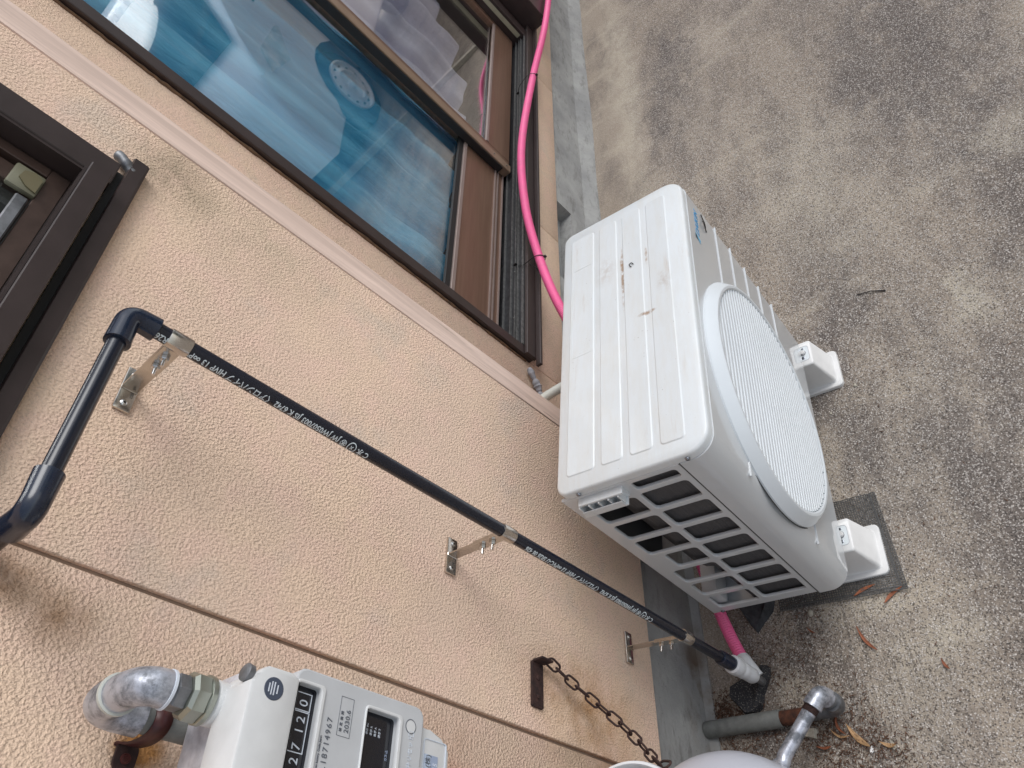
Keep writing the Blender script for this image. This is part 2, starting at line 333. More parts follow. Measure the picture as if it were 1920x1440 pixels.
def spline(pts, n=8):
    P = [Vector(p) for p in pts]; out = []
    for i in range(len(P) - 1):
        p0, p1, p2, p3 = P[max(i - 1, 0)], P[i], P[i + 1], P[min(i + 2, len(P) - 1)]
        for k in range(n):
            t = k / n
            out.append(.5 * ((2 * p1) + (p2 - p0) * t + (2 * p0 - 5 * p1 + 4 * p2 - p3) * t * t + (3 * p1 - p0 - 3 * p2 + p3) * t ** 3))
    out.append(P[-1]); return out
def lathe(bm, prof, origin, axis, seg=32, cap=True):   # prof [(r, t)] along the axis
    o = Vector(origin); d = Vector(axis).normalized(); a, b = frame_at(d); rings = []
    for r, t in prof:
        rings.append([bm.verts.new(o + d * t + (a * math.cos(q) + b * math.sin(q)) * max(r, 1e-5)) for q in [2 * math.pi * j / seg for j in range(seg)]])
    for A, B in zip(rings, rings[1:]):
        for j in range(seg): bm.faces.new((A[j], A[(j + 1) % seg], B[(j + 1) % seg], B[j]))
    if cap: bm.faces.new(rings[0][::-1]); bm.faces.new(rings[-1])
def prism(bm, poly, axis, a0, a1):   # polygon in the two other axes, extruded along an axis
    def P(u, v, t): return {'x': (t, u, v), 'y': (u, t, v), 'z': (u, v, t)}[axis]
    A = [bm.verts.new(P(u, v, a0)) for u, v in poly]; B = [bm.verts.new(P(u, v, a1)) for u, v in poly]
    bm.faces.new(A); bm.faces.new(B[::-1]); n = len(poly)
    for i in range(n): bm.faces.new((A[i], B[i], B[(i + 1) % n], A[(i + 1) % n]))
def rrect(x0, x1, y0, y1, r, seg=6):
    if not isinstance(r, (tuple, list)): r = (r,) * 4
    out = []
    for (cx, cy, s, rr) in ((x1, y1, 0, r[2]), (x0, y1, 90, r[3]), (x0, y0, 180, r[0]), (x1, y0, 270, r[1])):
        cx += -rr if s in (0, 270) else rr; cy += -rr if s in (0, 90) else rr
        for k in range(seg + 1):
            a = R(s + 90 * k / seg); out.append((cx + rr * math.cos(a), cy + rr * math.sin(a)))
    return out
def plate_mesh(name, loops, thick, bev=0.0):
    """flat plate with holes (2D filled curve -> mesh), local XY, centred on z=0"""
    cu = bpy.data.curves.new(name, 'CURVE'); cu.dimensions = '2D'; cu.fill_mode = 'BOTH'; cu.extrude = max(thick / 2 - bev, 1e-5)
    cu.bevel_depth = bev; cu.bevel_resolution = 1; cu.offset = -bev
    for lp in loops:
        sp = cu.splines.new('POLY'); sp.points.add(len(lp) - 1); sp.use_cyclic_u = True
        for i, (x, y) in enumerate(lp): sp.points[i].co = (x, y, 0, 1)
    o = bpy.data.objects.new(name, cu); COL.objects.link(o)
    me = bpy.data.meshes.new_from_object(o); bpy.data.objects.remove(o); bpy.data.curves.remove(cu)
    me.materials.clear(); return me
def text_mesh(body, size, shear=0, extrude=.0002, space=1.0, align='LEFT', fat=0):
    cu = bpy.data.curves.new('text', 'FONT'); cu.body = body; cu.size = size; cu.extrude = extrude; cu.shear = shear; cu.space_character = space; cu.align_x = align; cu.resolution_u = 3; cu.offset = fat
    o = bpy.data.objects.new('text', cu); COL.objects.link(o)
    me = bpy.data.meshes.new_from_object(o); bpy.data.objects.remove(o); bpy.data.curves.remove(cu); me.materials.clear(); return me
def basis(o, x, y, z):
    M = Matrix.Identity(4)
    for i, v in enumerate((x, y, z)): M.col[i][:3] = v
    M.translation = Vector(o); return M
def wall_text(body, x, z, y, size, mat, parent, name='lettering', space=1.0, shear=0, bold=0):
    me = text_mesh(body, size, shear, .0003 , space); me.transform(basis((x, y, z), (1, 0, 0), (0, 0, 1), (0, -1, 0)))
    return link(name, me, mat, parent)

# ------------------------------------------------------------------ ground
def gz(y): 
    if y > .3: y = .3
    return .0655 * y if y > -1.8 else .0655 * -1.8 + (y + 1.8) * .01
bm = BM()
xs = [-60, -20, -6] + [-3 + .5 * i for i in range(21)] + [9, 14, 25, 70]; ys = [-80, -30, -12, -6, -3, -1.8, -1.4, -1, -.6, -.3, 0, .16, .6]
g = [[bm.verts.new((x, y, gz(y))) for y in ys] for x in xs]
for i in range(len(xs) - 1):
    for j in range(len(ys) - 1): bm.faces.new((g[i][j], g[i + 1][j], g[i + 1][j + 1], g[i][j + 1]))
tag(fin('ground', bm, MT['ground'], smooth=False), kind='structure')
bm = BM(); box(bm, 5.13, 5.17, -4.5, .1, -.2, 0)
for v in bm.verts: v.co.z = gz(v.co.y) + (.006 if v.co.z > -.1 else -.05)
tag(fin('ground_joint', bm, MT['stone'], smooth=False), kind='structure')

# ------------------------------------------------------------------ house
DW = .1717
house = thing('house', 'beige stucco house wall with a protruding left part, brown aluminium windows and grey foundation', 'house')
ZB = .2275
def panel(x0, x1, y0, y1, z0, z1, mat, name='siding_panel'):
    bm = BM(); box(bm, x0, x1, y0, y1, z0, z1, .0025, 1); return fin(name, bm, mat, house, angle=R(60))
# protruding part: panels round the small window (window opening x .45..0.95, z>1.5)
panel(-1.2, .3935, 0, .03, ZB, 3.1, MT['stucco'])
bm = BM()   # panel with the notch for the small window, one piece
poly = [(.3995, ZB), (1.078, ZB), (1.078, 3.1), (.3995, 3.1)]
me = plate_mesh('siding_panel', [poly, [(.44, 1.512), (.952, 1.512), (.952, 2.45), (.44, 2.45)]], .03, .002)
me.transform(basis((0, .015, 0), (1, 0, 0), (0, 0, 1), (0, -1, 0))); link('siding_panel', me, MT['stucco'], house)
bm.free()
bm = BM(); box(bm, .392, .401, .007, .028, ZB, 3.1); fin('joint_sealant', bm, MT['sealant'], house)
bm = BM(); prism(bm, [(1.0785, .001), (1.0795, -.0012), (1.128, -.0012), (1.1325, .0015), (1.1325, .16), (1.0785, .16)], 'z', ZB - .002, 3.1); fin('corner_trim', bm, MT['trim'], house, smooth=False)
# set-back part
W0, W1 = 1.441, 3.33
panel(1.126, W0 + .003, DW, DW + .03, .2585, 3.1, MT['stucco_fine'])
for a, b in ((W0 + .004, 2.1035), (2.1065, 3.1085), (3.1115, 4.15), (4.153, 5.2), (5.203, 9)):
    panel(a, b, DW, DW + .03, .2585, .4115 if b < 4.2 else 3.1, MT['stucco_fine'])
panel(W0 + .004, W1, DW, DW + .03, 2.32, 3.1, MT['stucco_fine'])
bm = BM(); box(bm, 1.13, 9, DW + .006, DW + .026, .262, .410); fin('siding_backing', bm, MT['sealant'], house)
# foundation
bm = BM(); box(bm, -1.2, 1.125, .012, .3, -.12, ZB + .004)
prism(bm, [(.012, .012), (.012, -.06), (-.012, -.06), (-.006, .0035)], 'x', -1.2, 1.125)
fin('foundation', bm, MT['mortar'], house, smooth=False)
bm = BM(); box(bm, 1.1255, 1.95, DW + .008, DW + .13, -.12, .2575); box(bm, 2.362, 9, DW + .008, DW + .13, -.12, .2575); box(bm, 1.95, 2.362, DW + .008, DW + .13, -.12, .168); box(bm, 1.95, 2.362, DW + .062, DW + .13, .168, .2575)
fin('foundation', bm, MT['mortar'], house, smooth=False)
bm = BM()
for i in range(60):   # uneven mortar fillet along the set-back base
    x0 = 1.14 + i * .13; f = .016 + .012 * noise.noise((x0 * 1.7, 0, 0)); f2 = .016 + .012 * noise.noise(((x0 + .13) * 1.7, 0, 0))
    a = [bm.verts.new(p) for p in ((x0, DW + .009, .07 + f), (x0, DW - f, .03), (x0, DW - f - .012, -.02))]
    b = [bm.verts.new(p) for p in ((x0 + .13, DW + .009, .07 + f2), (x0 + .13, DW - f2, .03), (x0 + .13, DW - f2 - .012, -.02))]
    for q in range(2): bm.faces.new((a[q], a[q + 1], b[q + 1], b[q]))
bmesh.ops.remove_doubles(bm, verts=bm.verts, dist=.0005)
fin('mortar_fillet', bm, MT['mortar'], house)

# --- main window
XS_ = 2.325
YF = .157; YO = .2135; YI = .2435   # frame front, outer sash front, inner sash front
bm = BM()
box(bm, W0, W0 + .032, YF, .285, .4125, 2.32, .0015, 1)
box(bm, W1 - .03, W1 + .03, YF, .285, .4125, 2.32, .0015, 1)
box(bm, W0 + .0325, W1 - .0305, YF, .285, 2.28, 2.318, .0015, 1)
win = fin('window', bm, MT['frame'], house); win['label'] = 'large brown sliding window with blue and grey sheets hung behind its glass'
bm = BM()
box(bm, W0 - .002, W1 + .06, YF - .012, YF - .001, .4105, .452, .0015, 1)
box(bm, W0 - .03, W1 + .06, YF - .03, YF - .013, .4085, .418, .001, 1)
fin('sill', bm, MT['frame'], win)
bm = BM(); box(bm, W0 + .033, W1 - .031, YF - .0005, .29, .43, .452); fin('track', bm, MT['track'], win)
for y, t in ((.157, .0022), (.176, .0016), (.186, .0016), (.2035, .0018), (.233, .0016)):
    bm = BM(); box(bm, W0 + .034, W1 - .032, y, y + t, .4525, .4605); fin('track_ridge', bm, MT['ridge'], win)
bm = BM(); x = W0 + .2
me_s = None
for i in range(9):
    bm = BM() if i or True else bm
    if me_s is None:
        bmesh.ops.create_uvsphere(bm, u_segments=8, v_segments=5, radius=.0032); me_s = bpy.data.meshes.new('screw'); bm.to_mesh(me_s); bm.free(); me_s.materials.append(MT['ridge'])
    else: bm.free()
    o = link('screw', me_s, None, win); o.location = (W0 + .16 + i * .2, .194, .454)
# inner sash (left)
bm = BM()
box(bm, W0 + .0325, 2.40, YI, YI + .03, .470, .646, .002, 1)             # bottom rail
box(bm, W0 + .0325, W0 + .09, YI, YI + .03, .6465, 2.27, .002, 1)
box(bm, 2.345, 2.40, YI, YI + .03, .6465, 2.27, .002, 1)
box(bm, W0 + .0905, 2.3445, YI, YI + .03, 2.21, 2.27, .002, 1)
inner = fin('sash', bm, MT['bronze'], win)
bm = BM(); box(bm, W0 + .0905, 2.3445, YI - .004, YI + .006, .6465, .660, .001, 1); fin('glazing_bead', bm, MT['bead'], win)
bm = BM(); box(bm, W0 + .0905, 2.3445, YI + .002, YI + .012, .6603, .680, .001, 1); fin('gasket', bm, MT['gasket'], win)
for z in (.4715, .495, .508):
    bm = BM(); box(bm, W0 + .034, XS_ - .002, YI - .0055, YI - .0002, z, z + .004); fin('rail_lip', bm, MT['bead'], win)
bm = BM(); box(bm, W0 + .09, 2.345, YI + .014, YI + .018, .672, 2.22)
tag(fin('pane', bm, MT['glass'], win, smooth=False), 'left glass pane with a blue sheet behind it')
# outer sash (right)
XS = 2.325
bm = BM()
box(bm, XS, XS + .038, YO - .004, YO + .028, .466, 2.27, .002, 1)
fin('meeting_stile', bm, MT['bronze_light'], win)
bm = BM(); box(bm, XS - .006, XS - .0005, YO + .001, YO + .0275, .50, 2.27); fin('weather_strip', bm, MT['gasket'], win)  # black seal whose colour also stands for the stile's shaded side
bm = BM(); box(bm, XS + .0385, XS + .062, YO, YO + .026, .470, 2.27, .002, 1)
box(bm, XS + .0625, W1 - .0555, YO, YO + .026, .470, .578, .002, 1)
box(bm, W1 - .055, W1 - .031, YO, YO + .026, .470, 2.27, .002, 1)
box(bm, XS + .0625, W1 - .0555, YO, YO + .026, 2.21, 2.27, .002, 1)
fin('sash', bm, MT['bronze'], win)
bm = BM(); box(bm, XS + .0625, W1 - .0555, YO - .003, YO + .006, .5785, .590, .001, 1); fin('glazing_bead', bm, MT['bead'], win)
bm = BM(); box(bm, XS + .062, W1 - .055, YO + .012, YO + .016, .588, 2.22)
tag(fin('pane', bm, MT['glass'], win, smooth=False), 'right glass pane with a grey sheet behind it')
bm = BM(); box(bm, W1 - .033, W1 - .0305, YF + .012, YF + .03, .47, 2.27); fin('brush_strip', bm, MT['brush'], win)
for z in (.487, .55):
    o = link('screw', me_s, None, win); o.location = (XS + .02, YO - .0045, z); o.scale = (.8, .8, .8)
bm = BM(); P = [Vector((W0 - .004 - .004 * abs(noise.noise((0, 1, z * .05 * 9))), DW - .001, .43 + z * .012)) for z in range(120)]
tube(bm, P, [.0035 + .0025 * noise.noise((3, z * .31, 0)) for z in range(120)], 7); fin('caulk_bead', bm, simple('old_brown_caulk', (.13, .075, .04), .85, var=.4, scale=60), win)
# shutter box beyond the window
bm = BM(); BX = 3.40
box(bm, BX, BX + .9, .072, DW - .001, .405, 2.35, .003, 1)
sb = fin('shutter_box', bm, MT['frame'], house)
bm = BM(); box(bm, BX + .05, BX + .44, .068, .0715, .52, 2.3, .001, 1); fin('shutter_panel', bm, MT['bead'], sb)
bm = BM(); box(bm, BX + .46, BX + .85, .068, .0715, .52, 2.3, .001, 1); fin('shutter_panel', bm, MT['bronze'], sb)
for y, z in ((.085, .425), (.16, .425)):
    o = link('screw', me_s, None, sb); o.location = (BX - .001, y, z)
# room behind
bm = BM()
box(bm, 1.2, 3.6, 1.6, 1.65, .3, 2.5); box(bm, 1.2, 3.6, .30, 1.65, .40, .44); box(bm, 1.15, 1.2, .3, 1.65, .3, 2.5); box(bm, 3.6, 3.65, .3, 1.65, .3, 2.5); box(bm, 1.2, 3.6, .3, 1.65, 2.45, 2.5)
fin('room_lining', bm, MT['room'], house, smooth=False)
# sheets hung inside
def sheet(x0, x1, y, zb, zt, folds, amp, seed, hem):
    bm = BM(); nx, nz = 110, 60; V = []
    for i in range(nx + 1):
        row = []
        for j in range(nz + 1):
            s = i / nx; t = j / nz; x = x0 + (x1 - x0) * s; z = zb + hem(s) + (zt - zb - hem(s)) * t
            ph = s * folds * 2 * math.pi + seed + .5 * math.sin(t * 2 + s * 5)
            a = amp * (math.sin(ph) + .35 * math.sin(ph * 2.3 + 1)) * (.7 + .5 * (1 - t))
            a += .012 * noise.noise((x * 6, z * 5, seed)) + (.014 * noise.noise((x * 9, z * 9, seed + 4)) if t < .25 else 0)
            row.append(bm.verts.new((x + .015 * noise.noise((s * 9, t * 3, seed)), y + a, z)))
        V.append(row)
    for i in range(nx):
        for j in range(nz): bm.faces.new((V[i][j], V[i + 1][j], V[i + 1][j + 1], V[i][j + 1]))
    return bm
tag(fin('sheet', sheet(1.46, 2.42, .335, .58, 2.3, 4.6, .024, 1, lambda s: .01 + .03 * s + .004 * math.sin(s * 9)), MT['blue_cloth'], angle=R(80)), 'blue sheet hanging in loose folds behind the left window pane', 'sheet')
tag(fin('sheet', sheet(2.40, 3.20, .325, .60, 2.3, 4.0, .030, 5, lambda s: .01 + .22 * s ** 3), MT['grey_cloth'], angle=R(80)), 'grey lavender sheet hanging in folds behind the right window pane', 'sheet')

# --- small window upper left
bm = BM()
box(bm, .905, .951, -.022, .004, 1.512, 2.45, .0015, 1)                  # jamb flange
box(bm, .36, .9045, -.040, .004, 1.5165, 1.545, .0015, 1)               # front face of the bottom member
w2 = fin('window', bm, MT['frame'], house); w2['label'] = 'small dark brown framed window at the upper left, only its lower right corner in view'
bm = BM(); box(bm, .900, .9045, -.020, .012, 1.5455, 2.45); box(bm, .36, .900, .0045, .012, 1.5165, 1.545); fin('reveal', bm, MT['frame'], w2)
for y in (-.030, -.016, .006):
    bm = BM(); box(bm, .36, .8995, y, y + .0025, 1.5455, 1.549); fin('track_ridge', bm, MT['frame'], w2)
bm = BM(); box(bm, .36, .8995, -.026, -.018, 1.5455, 1.5465); fin('track', bm, MT['track'], w2)
bm = BM(); box(bm, .36, .898, .0105, .03, 1.5495, 1.575, .001, 1); box(bm, .882, .898, .0105, .03, 1.5755, 2.4, .001, 1); box(bm, .36, .874, .016, .034, 1.5765, 1.592, .001, 1); box(bm, .845, .874, .016, .034, 1.5925, 2.4, .001, 1); sash = fin('sash', bm, simple('dark_bronze', (.075, .047, .037), .4, .2, var=.15), w2)
bm = BM(); box(bm, .834, .874, .006, .0155, 1.574, 1.612, .003, 2); fin('corner_block', bm, simple('aged_khaki_plastic', (.17, .165, .11), .5, var=.1), w2)
bm = BM(); prism(bm, [(.838, 1.577), (.864, 1.577), (.870, 1.588), (.864, 1.600), (.850, 1.602), (.841, 1.590)], 'y', .0035, .0058); fin('corner_cap', bm, simple('khaki_cap', (.15, .13, .07), .5), w2)
bm = BM(); box(bm, .60, .826, .006, .0155, 1.578, 1.594, .002, 1); fin('corroded_rail', bm, MT['galv_dark'], w2)
bm = BM(); box(bm, .36, .845, .022, .026, 1.592, 2.4); fin('pane', bm, MT['glass'], w2, smooth=False)
bm = BM(); box(bm, .3, .95, .3, .32, 1.45, 2.5); fin('room_lining', bm, MT['room'], house)
# drip rail below the small window
bm = BM(); prism(bm, [(-.0005, 1.476), (-.018, 1.478), (-.020, 1.4815), (-.020, 1.500), (-.017, 1.5015), (-.0005, 1.5015)], 'x', .30, .982)
dr = fin('drip_rail', bm, MT['frame'], house, smooth=False)
bm = BM(); tube(bm, spline([(.955, -.012, 1.492), (.962, -.014, 1.503), (.972, -.013, 1.515), (.978, -.008, 1.523)], 4), [.006, .0075, .008, .0065, .0075, .009, .0085, .0075, .008, .008, .0085, .007, .004], 12); fin('sealant_lump', bm, MT['galv_dark'], dr)
bm = BM(); box(bm, .30, .951, -.006, .004, 1.5015, 1.5115); fin('shadow_gap_strip', bm, MT['gasket'], dr)

# ------------------------------------------------------------------ air conditioner
AW, AD, AH = .675, .2956, .5918
RA = Matrix(((0.9976276, 0.0687416, -0.0037093), (-0.068837, 0.9954910, -0.0652615), (-0.0007936, 0.065362, 0.9978613)))
A0 = Vector((.7351, -.14, .7018))
base = A0 + RA @ Vector((0, 0, -AH))
AC = thing('air_conditioner', 'white outdoor air conditioner unit with a round slatted fan grille by the wall', 'air conditioner', base)
AC.rotation_mode = 'XYZ'; AC.rotation_euler = RA.to_euler()
def L(u, v, w_): return (u, -v, AH + w_)      # local coordinates: u along, v outward, w below the lid
# lid
bm = BM()
outer = rrect(0, AW, -AD, 0, (.042, .042, .02, .02), 8)
def inset(poly, d):
    cx = AW / 2; cy = -AD / 2
    return [(x + (d if x < cx else -d) * min(1, abs(x - cx) / (AW / 2 - .05)), y + (d if y < cy else -d) * min(1, abs(y - cy) / (AD / 2 - .05))) for x, y in poly]
rings = []
for d, z in ((.0025, AH - .0185), (.0016, AH - .0180), (.0012, AH - .005), (.0025, AH - .0018), (.0052, AH)):
    rings.append([bm.verts.new((x, y, z)) for x, y in inset(outer, d)])
for A, B in zip(rings, rings[1:]):
    for j in range(len(A)): bm.faces.new((A[j], A[(j + 1) % len(A)], B[(j + 1) % len(A)], B[j]))
bm.faces.new(rings[-1]); bm.faces.new(rings[0][::-1])
lid = fin('lid', bm, MT['ac_lid'], AC, angle=R(50))
for v0, v1 in ((.022, .082), (.094, .139), (.151, .197), (.209, .256)):   # raised flats pressed into the lid
    bm = BM(); o1 = rrect(.032, .645, -v1, -v0, .008, 4); i1 = rrect(.0345, .6425, -v1 + .0028, -v0 - .0028, .006, 4)
    a = [bm.verts.new((x, y, AH - .0004)) for x, y in o1]; b = [bm.verts.new((x, y, AH + .0017)) for x, y in i1]
    for j in range(len(a)): bm.faces.new((a[j], a[(j + 1) % len(a)], b[(j + 1) % len(a)], b[j]))
    bm.faces.new(b); fin('raised_flat', bm, MT['ac_lid'], lid, angle=R(20))
# faint embossed frame with tiny lettering on the rear flat
me = plate_mesh('embossed_frame', [rrect(.30, .545, -.078, -.03, .004, 3), rrect(.3007, .5443, -.0773, -.0307, .0035, 3)], .0006); me.transform(Matrix.Translation((0, 0, AH + .0018))); link('embossed_frame', me, MT['ac_lid'], lid)
# front panel: wraps both rounded corners
bm = BM(); rc = .040; S = .2325; path = [(.0, S)]
for kx in range(9):
    a = R(180 - 90 * kx / 8); path.append((.0 + rc + rc * math.cos(a), AD - rc + rc * math.sin(a)))
for kx in range(9):
    a = R(90 - 90 * kx / 8); path.append((AW - rc + rc * math.cos(a), AD - rc + rc * math.sin(a)))
path.append((AW, S)); path.append((AW - .02, S)); path.append((AW - .05, AD - .05)); path.append((.05, AD - .05)); path.append((.02, S))
prism(bm, [(u, -v) for u, v in path], 'z', AH - AH, AH - .0185)
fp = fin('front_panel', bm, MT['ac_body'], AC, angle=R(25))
for wz in (-.146, -.218, -.290, -.362, -.434):
    hc = math.sqrt(max(0, .253 ** 2 - (wz + .28) ** 2))
    for a, b in ((.022, .265 - hc), (.265 + hc, .652)):
        if b - a > .004:
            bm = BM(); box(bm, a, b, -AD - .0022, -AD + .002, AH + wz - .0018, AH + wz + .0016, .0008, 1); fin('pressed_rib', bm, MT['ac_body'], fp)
# side panel with the openings
holes = []
bars = [-.054 - .0725 * i for i in range(8)]
holes.append(rrect(.133, .217, bars[0], -.030, .006, 4))
for i in range(1, 8):
    top = bars[i - 1] - .0135
    holes.append(rrect(.128, .2175, bars[i], top, .008, 4))
    holes.append(rrect(.049 if i == 4 else .026, .116, bars[i] - .003, top - .003, .008, 4))
outer = [(-.0, -AH + .004), (S - .0012, -AH + .004), (S - .0012, -.0185), (0, -.0185)]
me = plate_mesh('side_panel', [outer] + holes, .007, .0018)
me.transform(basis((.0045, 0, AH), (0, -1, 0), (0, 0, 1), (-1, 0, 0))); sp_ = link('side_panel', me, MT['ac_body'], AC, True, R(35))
bm = BM(); box(bm, .001, .03, -S + .0005, -S + .004, .006, AH - .019); fin('panel_seam', bm, MT['ac_line'], AC)
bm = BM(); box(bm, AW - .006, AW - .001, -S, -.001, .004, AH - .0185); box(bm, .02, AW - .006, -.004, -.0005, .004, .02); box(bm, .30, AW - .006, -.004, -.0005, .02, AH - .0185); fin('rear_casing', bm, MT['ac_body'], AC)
bm = BM(); box(bm, .006, .30, -.0065, -.0045, .23, AH - .02); fin('interior_shade_sheet', bm, simple('painted_interior_shade', (.06, .06, .062), .7), AC)  # dark sheet added so the rear openings read as unlit interior
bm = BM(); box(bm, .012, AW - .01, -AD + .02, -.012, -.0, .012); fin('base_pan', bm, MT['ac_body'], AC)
bm = BM()   # coil bends round the rear corner
cp = [(.013, .228), (.013, .10), (.016, .082), (.030, .060), (.060, .044), (.10, .036), (.16, .032), (.64, .03)]
for q, ((u0, v0), (u1, v1)) in enumerate(zip(cp, cp[1:])):
    lo = -.40 if 1 <= q <= 4 else -AH + .012
    f = [bm.verts.new(L(u0, v0, -.02)), bm.verts.new(L(u1, v1, -.02)), bm.verts.new(L(u1, v1, lo)), bm.verts.new(L(u0, v0, lo))]; bm.faces.new(f)
fin('coil', bm, MT['coil'], AC)
bm = BM(); box(bm, .012, .10, -.045, -.008, .02, .075, .006, 2); fin('drain_pan_corner', bm, MT['meter_grey'], AC)
# fan ring and slats
CU, CW = .265, -.28
bm = BM(); prof = [(.2520, 0), (.2520, .004), (.2500, .006), (.2400, .0205), (.2365, .0228), (.2315, .0228), (.2285, .0210), (.2280, .004)]
lathe(bm, prof, L(CU, AD - .0012, CW), (0, -1, 0), 96, cap=False); ring = fin('fan_grille', bm, MT['ac_grille'], AC, angle=R(30))
bm = BM(); lathe(bm, [(.2545, 0), (.2545, .0008), (.2522, .0008)], L(CU, AD - .0011, CW), (0, -1, 0), 96, cap=False); fin('ring_gap', bm, MT['ac_line'], AC)
bm = BM(); lathe(bm, [(.0, .0012), (.2268, .0012)], L(CU, AD - .001, CW), (0, -1, 0), 64, cap=False); fin('fan_shade_disc', bm, MT['dark'], AC)  # dark disc paints the shaded hollow behind the slats; no hole is cut
ns = 35; RS = .2275
for i in range(ns):
    dz = -RS + (i + .5) * 2 * RS / ns; hc = math.sqrt(RS ** 2 - dz ** 2)
    bm = BM(); prof = [(-.0036, .002), (-.0036, .0190), (-.0031, .0197), (.0018, .0197), (.0030, .0188), (.0036, .0172), (.0038, .002)]
    nseg = 10; rr = []
    for q in range(nseg + 1):
        t = q / nseg * 2 - 1; u = CU + hc * t; bow = .0035 * (1 - ((u - CU) / RS) ** 2 - (dz / RS) ** 2)
        rr.append([bm.verts.new((u, -(AD + dv_ + bow), AH + CW + dz + a)) for a, dv_ in prof])
    for A, B in zip(rr, rr[1:]):
        for j in range(len(prof) - 1): bm.faces.new((A[j], B[j], B[j + 1], A[j + 1]))
    bm.faces.new(rr[0]); bm.faces.new(rr[-1][::-1])
    fin('slat', bm, MT['ac_grille'], ring, angle=R(25))
bm = BM()
for uu in (CU - .11, CU, CU + .11): box(bm, uu - .002, uu + .002, -AD - .010, -AD - .002, AH + CW - .19, AH + CW + .19)
fin('slat_support', bm, MT['ac_grille'], ring)
# comb shaped terminal cover
bm = BM()
box(bm, -.018, .0015, -.112, -.024, AH - .060, AH - .056, .0008, 1); box(bm, -.013, .0015, -.118, -.030, AH - .031, AH - .026, .0008, 1); box(bm, -.003, .0015, -.116, -.026, AH - .056, AH - .031)
for i in range(5):
    y = -.030 - i * .0195; box(bm, -.016, .001, y - .0012, y + .0012, AH - .057, AH - .030)
box(bm, -.0185, -.0165, -.108, -.028, AH - .0595, AH - .042, .0006, 1)
fin('terminal_cover', bm, MT['ac_lid'], AC, angle=R(30))
bm = BM(); lathe(bm, [(.0001, .0032), (.0028, .0030), (.0043, .0016), (.0046, 0)], (0, 0, 0), (-1, 0, 0), 12); me_sc = bpy.data.meshes.new('screw'); bmesh.ops.recalc_face_normals(bm, faces=bm.faces); bm.to_mesh(me_sc); bm.free(); me_sc.materials.append(MT['screw']); me_sc.shade_smooth()
for v, w_ in ((.250, -.0105), (.042, -.0105), (.070, -.078), (.023, -.583)):
    o = link('screw', me_sc, None, AC); o.location = L(.0012 if w_ < -.02 else -.0002, v, w_)
# printed name and mark
me = text_mesh('DAIKIN', .0215, .28, .0002, 1.02); me.transform(basis(L(.540, AD + .0002, -.060), (1, 0, 0), (0, 0, 1), (0, -1, 0))); link('lettering', me, MT['daikin_blue'], fp)
bm = BM(); 
for P, y in ((((.517, -.060), (.530, -.060), (.540, -.041), (.536, -.041)), .0008),): 
    bm.faces.new([bm.verts.new(L(u, AD + y, w_)) for u, w_ in P])
fin('brand_mark', bm, simple('light_blue_print', (.15, .50, .75), .5), fp)
bm = BM(); bm.faces.new([bm.verts.new(L(u, AD + .001, w_)) for u, w_ in ((.526, -.041), (.536, -.041), (.524, -.052))]); fin('brand_mark', bm, MT['black_print'], fp)
# insect-like scrap stuck beside the lettering
bm = BM(); tube(bm, spline([L(.628, AD + .001, -0.079), L(.615, AD + .002, -0.085), L(.606, AD + .004, -0.084), L(.600, AD + .002, -0.092), L(.592, AD + .003, -0.089), L(.588, AD + .001, -0.096)], 5), .0011, 6)
tube(bm, spline([L(.609, AD + .002, -0.081), L(.600, AD + .004, -0.083), L(.594, AD + .002, -0.091)], 4), .0013, 6)
tag(fin('leaf_scrap', bm, MT['twig']), 'small black curled scrap stuck on the front panel beside the blue lettering', 'scrap').parent = None
scr = bpy.data.objects['leaf_scrap']; scr.matrix_world = Matrix.LocRotScale(base, RA.to_euler(), None)
bm = BM(); tube(bm, spline([(.0, .0, 0), (.006, .004, .002), (.010, -.001, .001), (.004, -.005, .001)], 5), .0009, 6)
o = tag(fin('thread_scrap', bm, MT['twig']), 'tiny dark curled thread lying on the unit lid', 'thread'); o.matrix_world = Matrix.LocRotScale(base + RA @ Vector((.475, -.172, AH + .0026)), RA.to_euler(), None)

